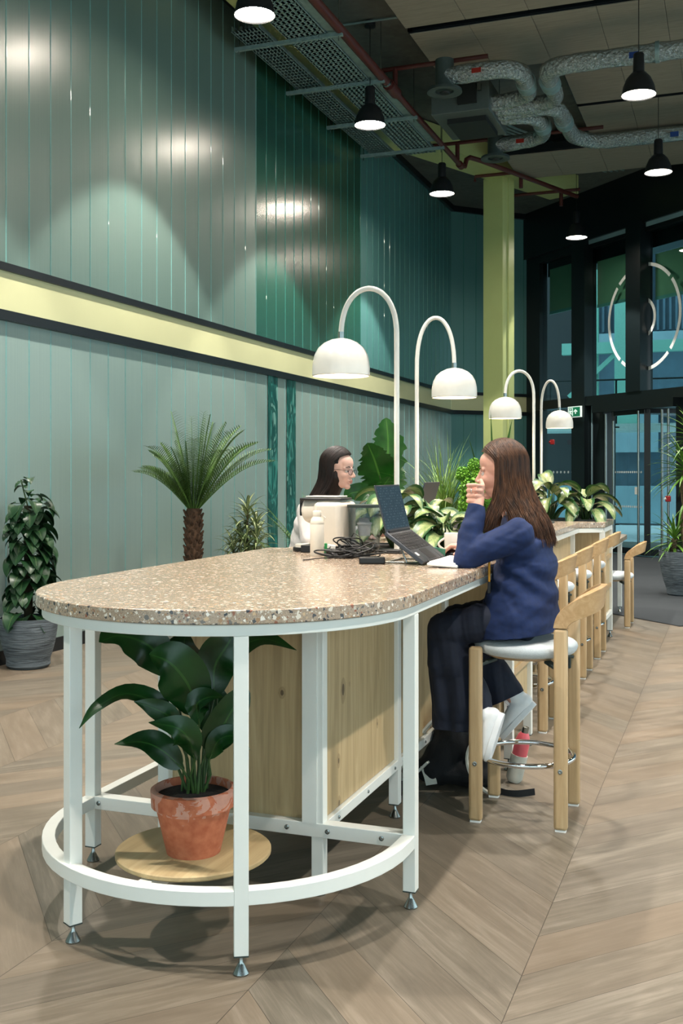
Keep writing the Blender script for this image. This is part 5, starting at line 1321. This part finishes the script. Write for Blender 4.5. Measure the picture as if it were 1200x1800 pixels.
# ================================================================ PEOPLE
YUP = V((0, 1, 0)); XUP = V((1, 0, 0))
def head_parts(w, o, R, s=1.0):
    T = lambda x, y, z: V(o) + R @ V((x*s, y*s, z*s))
    E_ = lambda c, r: w.ell(T(*c), tuple(q*s for q in r), R, 20, 14)
    E_((-.012, 0, .018), (.092, .074, .096)); E_((.030, 0, -.03), (.060, .058, .075)); E_((.030, 0, -.082), (.046, .046, .034))
    E_((.068, 0, -.104), (.019, .021, .016)); E_((.05, 0, .03), (.036, .055, .045))
    for y in (-1, 1):
        E_((.054, y*.032, -.038), (.026, .024, .026)); E_((-.008, y*.074, -.018), (.017, .009, .031)); E_((.096, y*.010, -.044), (.010, .008, .007))
        w.cap(T(.076, y*.012, .006), T(.064, y*.046, .004), .010*s, .009*s, n=12)
    w.chain([T(.080, 0, .004), T(.093, 0, -.018), T(.106, 0, -.038)], [.0085*s, .008*s, .0098*s], n=12)
    w.cap(T(.084, -.015, -.067), T(.084, .015, -.067), .0075*s, .0075*s, n=12); w.cap(T(.083, -.013, -.078), T(.083, .013, -.078), .008*s, .008*s, n=12)
    w.cap(T(-.018, 0, -.06), T(-.035, 0, -.165), .050*s, .050*s, n=20)
    return T
def face_details(par, o, R, s=1.0, only=None):
    T = lambda x, y, z: V(o) + R @ V((x*s, y*s, z*s))
    for y in (-1, 1):
        w = WB(); w.ell(T(.0668, y*.030, -.013), .0122*s, R); ew = w.build('eye', 'eye_white', par)
        w = WB(); w.ell(T(.0752, y*.030, -.0135), (.0045*s, .0060*s, .0060*s), R); w.build('iris', 'eye_dark', ew)
        w = WB(); w.chain([T(.084, y*.014, .010), T(.084, y*.03, .014), T(.072, y*.048, .009)], [.0022*s, .0026*s, .0015*s], n=8); w.build('eyebrow', par['_hair'], par)
        w = WB(); w.chain([T(.0795, y*.018, -.008), T(.0805, y*.03, -.0045), T(.073, y*.043, -.010)], [.0022*s, .0028*s, .0018*s], n=8); w.build('eyelid', par['_skin'], par)
    w = WB(); w.chain([T(.086, -.019, -.0715), T(.0925, -.006, -.068), T(.0925, .006, -.068), T(.086, .019, -.0715)], [.002*s, .0042*s, .0042*s, .002*s], n=8)
    w.chain([T(.086, -.017, -.074), T(.0915, 0, -.0785), T(.086, .017, -.074)], [.002*s, .0052*s, .002*s], n=8); w.build('lips', 'skin_lip', par)
def fingers(w, pts_list, r=.0085):
    for pts, rs in pts_list: w.chain(pts, [r*q for q in rs], n=10)
def hairdo(par, o, f, table, name, mat, n, zend, phimin, seed, part_y=0.0, wave=.004, rad=.0019, top=.118, phimax=180, sweep=0):
    """o = middle of the skull, f = +1/-1 facing along x; table: height -> centre, half length, half width of the hair mass"""
    r_ = random.Random(seed); w = WB(); zs = [t_[0] for t_ in table]
    def look(z):
        if z >= zs[0]: return table[0][1:]
        for a, b in zip(table, table[1:]):
            if z >= b[0]:
                k = (a[0]-z)/(a[0]-b[0]); return tuple(a[i]*(1-k)+b[i]*k for i in (1, 2, 3))
        return table[-1][1:]
    cE = V((-.010, 0, .02)); rE = V((.102, .082, top-.02+.002))
    for i in range(n):
        side = 1 if i % 2 else -1; q0 = r_.random()**.8; ph = math.radians(phimin + (phimax-phimin)*q0); uu = (math.degrees(ph)-80)/100.0; dep = 1-.15*r_.random()**1.5
        ze = r_.uniform(*zend); pts = []; xs = .078-.165*max(0, uu)*r_.uniform(.85, 1.1)+r_.uniform(-.004, .004)
        zh = .02+(rE.z)*math.sqrt(max(.05, 1-((xs-cE.x)/rE.x)**2)); zh = max(zh, .064+r_.uniform(0, .006)); A = V((xs, part_y+side*.002, zh)); cx, rx, ry = look(.03); B_ = V((cx+rx*math.cos(ph), side*ry*math.sin(ph), .03))
        for k in range(7):
            f_ = k/7; P_ = A.lerp(B_, f_); P_.y += side*.030*math.sin(PI*f_)*abs(math.sin(ph)); P_.z += .012*math.sin(PI*f_)
            qv = P_-cE; l_ = math.sqrt((qv.x/rE.x)**2+(qv.y/rE.y)**2+(qv.z/rE.z)**2); P_ = cE+qv/l_*(1-(1-dep)*.55); pts.append(tuple(P_))
        m = 12; wv = r_.uniform(0, 6)
        for k in range(m+1):
            z = .03 + (ze-.03)*k/m; cx, rx, ry = look(z); wx = wave*math.sin(wv*.6+z*24)*(k/m); a = ph + .08*math.sin(wv+z*9)*(k/m); dd = dep+(1-dep)*(.45*(1-k/m))
            pts.append((cx + rx*math.cos(a)*dd + wx, side*ry*math.sin(a)*dd + wx*.7, z))
        P = [V((o[0]+f*x, o[1]+y, o[2]+z)) for x, y, z in pts]; N = len(P)
        w.tube(P, [rad*(.7+.3*min(1, k/4))*(1 if k < N-4 else (N-k)/4.5) for k in range(N)], 4, ends=False)
    return w.build(name, mat, par, smooth=180)

# ---------------------------------------------------------------- woman in navy on the near stool
p1 = thing('person', (-.775, 4.21, .69), 'seated woman with long brown hair in navy cardigan and dark trousers, hand at her mouth', 'person'); p1['_hair'] = 'hair_brown'; p1['_skin'] = 'skin'
HO = V((-.872, 4.205, 1.366)); HR = Matrix.Rotation(math.radians(180), 3, 'Z') @ Matrix.Rotation(math.radians(6), 3, 'Y')
w = WB(); head_parts(w, HO, HR, .97)
w.chain([(-.79, 4.21, 1.16), (-.765, 4.21, 1.03), (-.765, 4.21, .90), (-.765, 4.21, .82)], [.06, .085, .075, .065], [1.6, 1.4, 1.2, 1.1])
w.cap((-.80, 4.21, 1.13), (-.835, 4.208, 1.24), .060, .046)
LS, LE, LW_ = V((-.775, 4.055, 1.115)), V((-.968, 4.005, 1.024)), V((-.942, 4.075, 1.222))
RS, RE, RW = V((-.795, 4.365, 1.115)), V((-.865, 4.52, 1.028)), V((-1.03, 4.475, 1.035))
w.chain([LS, LE], [.042, .034]); w.chain([LE, LW_], [.034, .024]); w.chain([RS, RE], [.042, .034]); w.chain([RE, RW], [.034, .023])
# left hand: bent over at the wrist, fingers curled in front of the mouth
w.chain([LW_, (-.946, 4.10, 1.250), (-.948, 4.112, 1.275)], [.024, .026, .024], 1.15, (1, 0, 0))
for i in range(4):
    z = 1.300 - i*.0205; k0 = V((-.978, 4.098, z)); ln = (1.0, 1.08, 1.0, .82)[i]
    w.chain([(-.955, 4.108, z-.004), k0, k0+V((.002, -.024, .001)), k0+V((.034*ln, -.034, .002)), k0+V((.048*ln, -.018, .0))], [.0100, .0092, .0084, .0080, .0070], n=12)
w.chain([(-.930, 4.095, 1.262), (-.922, 4.092, 1.298), (-.932, 4.105, 1.320)], [.012, .0105, .0088], n=10)
# right hand resting on the mouse
w.chain([RW, (-1.065, 4.462, 1.032), (-1.092, 4.452, 1.030)], [.023, .026, .025], 1.25, (0, 1, 0))
for i, (dy, ln) in enumerate(((-.030, .9), (-.011, 1.05), (.009, 1.0), (.027, .8))):
    b0 = V((-1.10, 4.452+dy, 1.034)); w.chain([b0, b0+V((-.034*ln, -.003, .004)), b0+V((-.058*ln, -.004, -.012)), b0+V((-.070*ln, -.004, -.026))], [.0102, .0095, .0085, .0072], n=10)
w.chain([(-1.06, 4.425, 1.022), (-1.085, 4.405, 1.012), (-1.112, 4.402, 1.004)], [.012, .0105, .0085], n=10)
# legs down to the ankles
for hy, ky, kn, an in ((4.125, 4.085, (-1.07, 4.105, .725), (-.925, 4.115, .385)), (4.295, 4.29, (-1.068, 4.295, .725), (-.845, 4.30, .440))):
    w.chain([(-.78, hy, .770), kn], [.058, .046]); w.chain([kn, an], [.040, .029])
def p1_face(p, n):
    q = HR.transposed() @ (p-HO)/.97; d = V((0, 0, 0))
    for y in (-.030, .030):
        r2 = ((q.x-.080)/.02)**2 + ((q.y-y)/.016)**2 + ((q.z+.012)/.010)**2; d -= n*.0085*math.exp(-r2)
    return d
sculpt(w, 'body', 'skin', p1, .0034, 3, p1_face); face_details(p1, HO, HR, .97)
w = WB(); w.lathe([(.0095, -.002), (.0104, 0), (.0095, .002)], (-.958, 4.068, 1.280), 20, axis=(1, -.3, .05), cap=False); w.build('finger_ring', 'ring_silver', p1)

# cardigan: torso, two sleeves, hanging open fronts
w = WB()
w.chain([(-.80, 4.21, 1.135), (-.775, 4.21, 1.06), (-.772, 4.21, .97), (-.778, 4.21, .87), (-.782, 4.21, .77), (-.785, 4.21, .66)], [.072, .108, .120, .132, .148, .152], [1.85, 1.52, 1.38, 1.36, 1.38, 1.36], n=28)
w.cap((-.80, 4.10, 1.14), (-.80, 4.32, 1.14), .058, .058, n=20)
w.chain([LS, LS.lerp(LE, .55), LE], [.060, .056, .049]); w.chain([LE, LE.lerp(LW_, .5), LW_+(LW_-LE).normalized()*-.005], [.050, .044, .036])
w.chain([RS, RE], [.060, .050]); w.chain([RE, RW+V((.02, 0, 0))], [.052, .038])
ff = folds(.010, [((.6, .1, -.9), 16, 1.0), ((.2, 0, 1), 22, .5), ((1, .5, .3), 9, .7)])
def card(p, n):
    d = ff(p, n)
    if p.z < 1.0 and p.x < -.80 and p.y < 4.3: d += V((-.020, -.006, 0))*min(1, (1.0-p.z)*5)*min(1, (-.80-p.x)*14)
    if p.z < 1.0 and p.x > -.9:   # diagonal drag folds from the underarm to the lower back
        s_ = (p.x+.88)*.75+(p.z-1.02)*1.0; d += n*.007*math.sin(s_*70+2*mnoise.noise(p*7))*max(0, 1-abs(p.z-.93)/.16)
    return d
cutp = (-.91, 4.21, .704); cutn = V((.12, 0, -1)).normalized()
sculpt(w, 'cardigan', 'cardigan', p1, .006, 5, card, [(cutp, cutn, lambda p: True), (LW_+V((0, 0, -.002)), (LW_-LE).normalized(), lambda p: p.x < -.86 and p.z > 1.13 and p.y < 4.2), (RW+V((.025, 0, 0)), (RW-RE).normalized(), lambda p: p.x < -.95 and p.y > 4.40)])
w = WB(); w.chain([(-.825, 4.125, 1.195), (-.785, 4.14, 1.215), (-.757, 4.21, 1.225), (-.785, 4.28, 1.215), (-.825, 4.295, 1.195)], [.014, .017, .018, .017, .014], n=10); sculpt(w, 'collar', 'collar_white', p1, .004, 3)
# trousers
w = WB()
w.chain([(-.765, 4.13, .780), (-.90, 4.11, .768), (-1.072, 4.085, .730)], [.082, .078, .070], 1.0); w.chain([(-.765, 4.29, .780), (-.90, 4.29, .768), (-1.07, 4.295, .730)], [.082, .078, .070], 1.0)
w.cap((-.745, 4.15, .788), (-.745, 4.27, .788), .092, .092); w.cap((-.72, 4.12, .766), (-.72, 4.30, .766), .080, .080); w.chain([(-.765, 4.21, .83), (-.775, 4.21, .88)], [.085, .08], 1.15)
w.chain([(-1.072, 4.095, .730), (-1.055, 4.105, .60), (-1.018, 4.118, .44), (-1.000, 4.120, .24)], [.074, .094, .124, .138], [1, .78, .54, .46], (0, 1, 0), 24)
w.chain([(-1.07, 4.295, .730), (-.985, 4.295, .60), (-.90, 4.298, .47), (-.84, 4.30, .36)], [.078, .080, .086, .092], [1, .9, .8, .7], (0, 1, 0), 24)
tf = folds(.008, [((1, 0, .15), 30, 1.0), ((0, 1, 0), 22, .6)])
def trou(p, n):
    d = tf(p, n)
    if p.z < .70 and p.y < 4.18: d += n*.006*math.sin(p.x*75+p.z*6+math.sin(p.z*9))*min(1, (.70-p.z)*4)
    return d
sculpt(w, 'trousers', 'trousers', p1, .006, 4, trou, [((-1.04, 4.07, .338), (.02, 0, -1), lambda p: p.y < 4.19), ((-.865, 4.3, .435), V((.45, 0, -.9)), lambda p: p.y > 4.19 and p.z < .62)])
# shoes hooked on the foot ring
def shoe(par, heel, toe, sole_n, wid=.040):
    """heel, toe: ends of the sole line; sole_n: direction the sole faces"""
    heel, toe, sn = V(heel), V(toe), V(sole_n).normalized(); d = (toe-heel); L = d.length; d.normalize(); sn = (sn-d*sn.dot(d)).normalized(); sd = d.cross(sn)
    P = lambda a, u: heel+d*(a*L)-sn*u
    w = WB(); w.chain([P(.12, .040), P(.36, .040), P(.62, .030), P(.86, .024)], [.034, .038, .034, .026], 1.0, sd); w.chain([P(.14, .045), P(.17, .085)], [.033, .036], 1.0, sd)
    up = sculpt(w, 'shoe', 'shoe_white', par, .0045, 4)
    n = 28; vs = []; o_ = []
    for k in range(n):
        a = 2*PI*k/n; t_ = .5-.5*math.cos(a); wd_ = wid*(.82+.18*math.sin(PI*t_))*(1.0 if t_ > .5 else .88); o_.append(P(t_*1.02-.01, 0)+sd*math.sin(a)**1 * wd_*(abs(math.sin(a))**-.35 if abs(math.sin(a)) > .01 else 1))
    w = WB(); vs = [q+sn*.004 for q in o_]+[q-sn*.020 for q in o_]
    w.add(vs, [tuple(range(n)), tuple(reversed(range(n, 2*n)))]+[(k, n+k, n+(k+1) % n, (k+1) % n) for k in range(n)]); w.build('sole', 'shoe_white', up, bevel=.003)
    w = WB()
    for j in range(4): w.tube([P(.42+.09*j, .068-.012*j)+sd*-.022, P(.44+.09*j, .076-.012*j), P(.42+.09*j, .068-.012*j)+sd*.022], .0022, 6)
    w.tube([P(.40, .07)+sd*.01, P(.36, .10)+sd*.03, P(.30, .09)+sd*.045, P(.36, .075)+sd*.02], .002, 6); w.build('laces', 'collar_white', up)
shoe(p1, (-.838, 4.090, .415), (-.894, 4.075, .225), (1, 0, -.2)); shoe(p1, (-.752, 4.305, .415), (-.885, 4.30, .262), (.8, 0, -.75))
T1 = [(.03, -.009, .102, .080), (-.02, -.010, .103, .084), (-.06, -.013, .106, .088), (-.11, -.03, .108, .092), (-.17, -.062, .108, .105), (-.23, -.088, .112, .125), (-.28, -.10, .118, .14)]
hairdo(p1, HO, -1, T1, 'hair', 'hair_brown', 2400, (-.31, -.19), 80, 5, part_y=.008, wave=.009, top=.122)
T1b = [(.03, -.002, .094, .079), (-.05, -.008, .100, .087), (-.12, .0, .098, .098), (-.2, .035, .09, .13), (-.29, .055, .09, .16)]
hairdo(p1, HO, -1, T1b, 'front_locks', 'hair_brown', 420, (-.29, -.17), 82, 6, part_y=.01, wave=.010, top=.120, phimax=115)
w = WB(); w.ell(HO+V((.013, 0, .028)), (.084, .073, .087)); sculpt(w, 'hair_base', 'hair_brown', p1, .005, 1)
w = WB(); w.chain([(-.852, 4.205, 1.375), (-.842, 4.205, 1.32), (-.81, 4.21, 1.22)], [.076, .070, .056], [.88, .95, 1.1]); sculpt(w, 'hair_base', 'hair_brown', p1, .006, 3)

# ---------------------------------------------------------------- woman in white across the counter
p2 = thing('person', (-2.30, 5.60, .69), 'seated woman with long straight black hair, glasses, white top and yellow lanyard', 'person'); p2['_hair'] = 'hair_black'; p2['_skin'] = 'skin_b'
H2 = V((-2.085, 5.60, 1.378)); R2 = Matrix.Rotation(math.radians(-6), 3, 'Z') @ Matrix.Rotation(math.radians(6), 3, 'Y')
w = WB(); head_parts(w, H2, R2, .96)
w.chain([(-2.20, 5.6, 1.17), (-2.24, 5.6, 1.03), (-2.27, 5.6, .90), (-2.30, 5.6, .80)], [.07, .09, .09, .10], [1.6, 1.4, 1.3, 1.3]); w.cap((-2.185, 5.6, 1.15), (-2.125, 5.6, 1.25), .058, .046)
A2 = [(V((-2.20, 5.44, 1.14)), V((-2.16, 5.36, .985)), V((-1.955, 5.40, 1.012))), (V((-2.20, 5.76, 1.14)), V((-2.15, 5.84, .985)), V((-1.955, 5.78, 1.012)))]
for s_, e_, q_ in A2:
    w.chain([s_, e_], [.042, .034]); w.chain([e_, q_], [.034, .023]); w.chain([q_, q_+V((.05, 0, -.002)), q_+V((.075, 0, -.004))], [.022, .026, .024], 1.2)
    for dy, ln in ((-.028, .85), (-.010, 1.0), (.010, 1.0), (.028, .8)): b0 = q_+V((.08, dy, 0)); w.chain([b0, b0+V((.03*ln, 0, .004)), b0+V((.055*ln, 0, -.006)), b0+V((.07*ln, 0, -.016))], [.0098, .0092, .0082, .007], n=10)
    w.chain([q_+V((.03, .02, -.004)), q_+V((.06, .042, -.010)), q_+V((.082, .046, -.014))], [.012, .010, .0085], n=10)
for y in (5.51, 5.69): w.chain([(-2.30, y, .785), (-1.96, y, .745)], [.075, .052]); w.chain([(-1.96, y, .745), (-2.12, y, .36)], [.05, .034])
def p2_face(p, n):
    q = R2.transposed() @ (p-H2)/.96; d = V((0, 0, 0))
    for y in (-.030, .030):
        r2 = ((q.x-.080)/.02)**2 + ((q.y-y)/.016)**2 + ((q.z+.012)/.010)**2; d -= n*.0085*math.exp(-r2)
    return d
sculpt(w, 'body', 'skin_b', p2, .004, 3, p2_face); face_details(p2, H2, R2, .96)
w = WB(); w.chain([(-2.195, 5.6, 1.15), (-2.225, 5.6, 1.05), (-2.245, 5.6, .95), (-2.27, 5.6, .84), (-2.28, 5.6, .76)], [.074, .108, .115, .122, .13], [1.95, 1.5, 1.35, 1.3, 1.3]); w.cap((-2.19, 5.49, 1.16), (-2.19, 5.71, 1.16), .052, .052)
for s_, e_, q_ in A2: w.chain([s_, e_], [.066, .052]); w.chain([e_, q_+V((-.03, 0, 0))], [.050, .038])
sculpt(w, 'blouse', 'blouse', p2, .007, 5, folds(.009, [((1, .3, .4), 18, 1.0)]), [((-2.2, 5.6, .73), (0, 0, -1), lambda p: True)])
w = WB()
for y in (5.51, 5.69): w.chain([(-2.31, y, .795), (-1.97, y, .755)], [.095, .072]); w.chain([(-1.97, y, .75), (-2.10, y, .40)], [.070, .060])
w.cap((-2.32, 5.54, .80), (-2.32, 5.66, .80), .1, .1); sculpt(w, 'trousers', 'trousers', p2, .009, 3)
shoe(p2, (-2.17, 5.51, .30), (-1.95, 5.51, .262), (0, 0, -1)); shoe(p2, (-2.17, 5.69, .30), (-1.95, 5.69, .262), (0, 0, -1))
T2 = [(.03, -.009, .102, .080), (-.02, -.011, .103, .085), (-.07, -.017, .102, .086), (-.12, -.040, .104, .092), (-.18, -.080, .100, .108), (-.25, -.115, .10, .12), (-.34, -.150, .095, .125)]
hairdo(p2, H2, 1, T2, 'hair', 'hair_black', 2200, (-.34, -.20), 82, 9, wave=.003, top=.122)
w = WB(); w.ell(H2+V((-.013, 0, .028)), (.084, .073, .087)); sculpt(w, 'hair_base', 'hair_black', p2, .005, 1)
w = WB(); w.chain([(-2.104, 5.60, 1.385), (-2.11, 5.60, 1.33), (-2.15, 5.60, 1.22), (-2.20, 5.6, 1.10)], [.078, .072, .062, .05], [.88, .95, 1.1, 1.2]); sculpt(w, 'hair_base', 'hair_black', p2, .006, 3)
gls = WB(); T = lambda x, y, z: H2 + R2 @ V((x*.96, y*.96, z*.96))
for y in (-.031, .031):
    gls.tube([T(.100-abs(y + .021*math.cos(a))*.12, y+.022*math.cos(a), -.014+.0165*math.sin(a)*(1-.12*math.sin(a))) for a in [2*PI*k/24 for k in range(24)]], .0013, 6, closed=True)
    gls.tube([T(.093, y*1.72, -.008), T(.04, y*2.35, -.008), T(-.012, y*2.42, -.010), T(-.03, y*2.38, -.03)], .0013, 6)
gls.tube([T(.100, -.010, -.010), T(.104, 0, -.006), T(.100, .010, -.010)], .0013, 6); g_o = gls.build('glasses', 'lens_rim', p2)
for y in (-.031, .031):
    w = WB(); w.lathe([(0, 0), (.021, 0), (.021, .0008), (0, .0008)], T(.098, y, -.014), 20, axis=R2 @ V((1, 0, 0)), cap=False); w.build('lens', 'spectacle_glass', g_o)
w = WB(); w.tube([(-2.14, 5.545, 1.225), (-2.105, 5.55, 1.18), (-2.105, 5.585, 1.08), (-2.11, 5.6, 1.02)], .0045, 6); w.tube([(-2.14, 5.655, 1.225), (-2.105, 5.65, 1.18), (-2.105, 5.615, 1.08), (-2.11, 5.6, 1.02)], .0045, 6); w.build('lanyard', 'lanyard', p2)
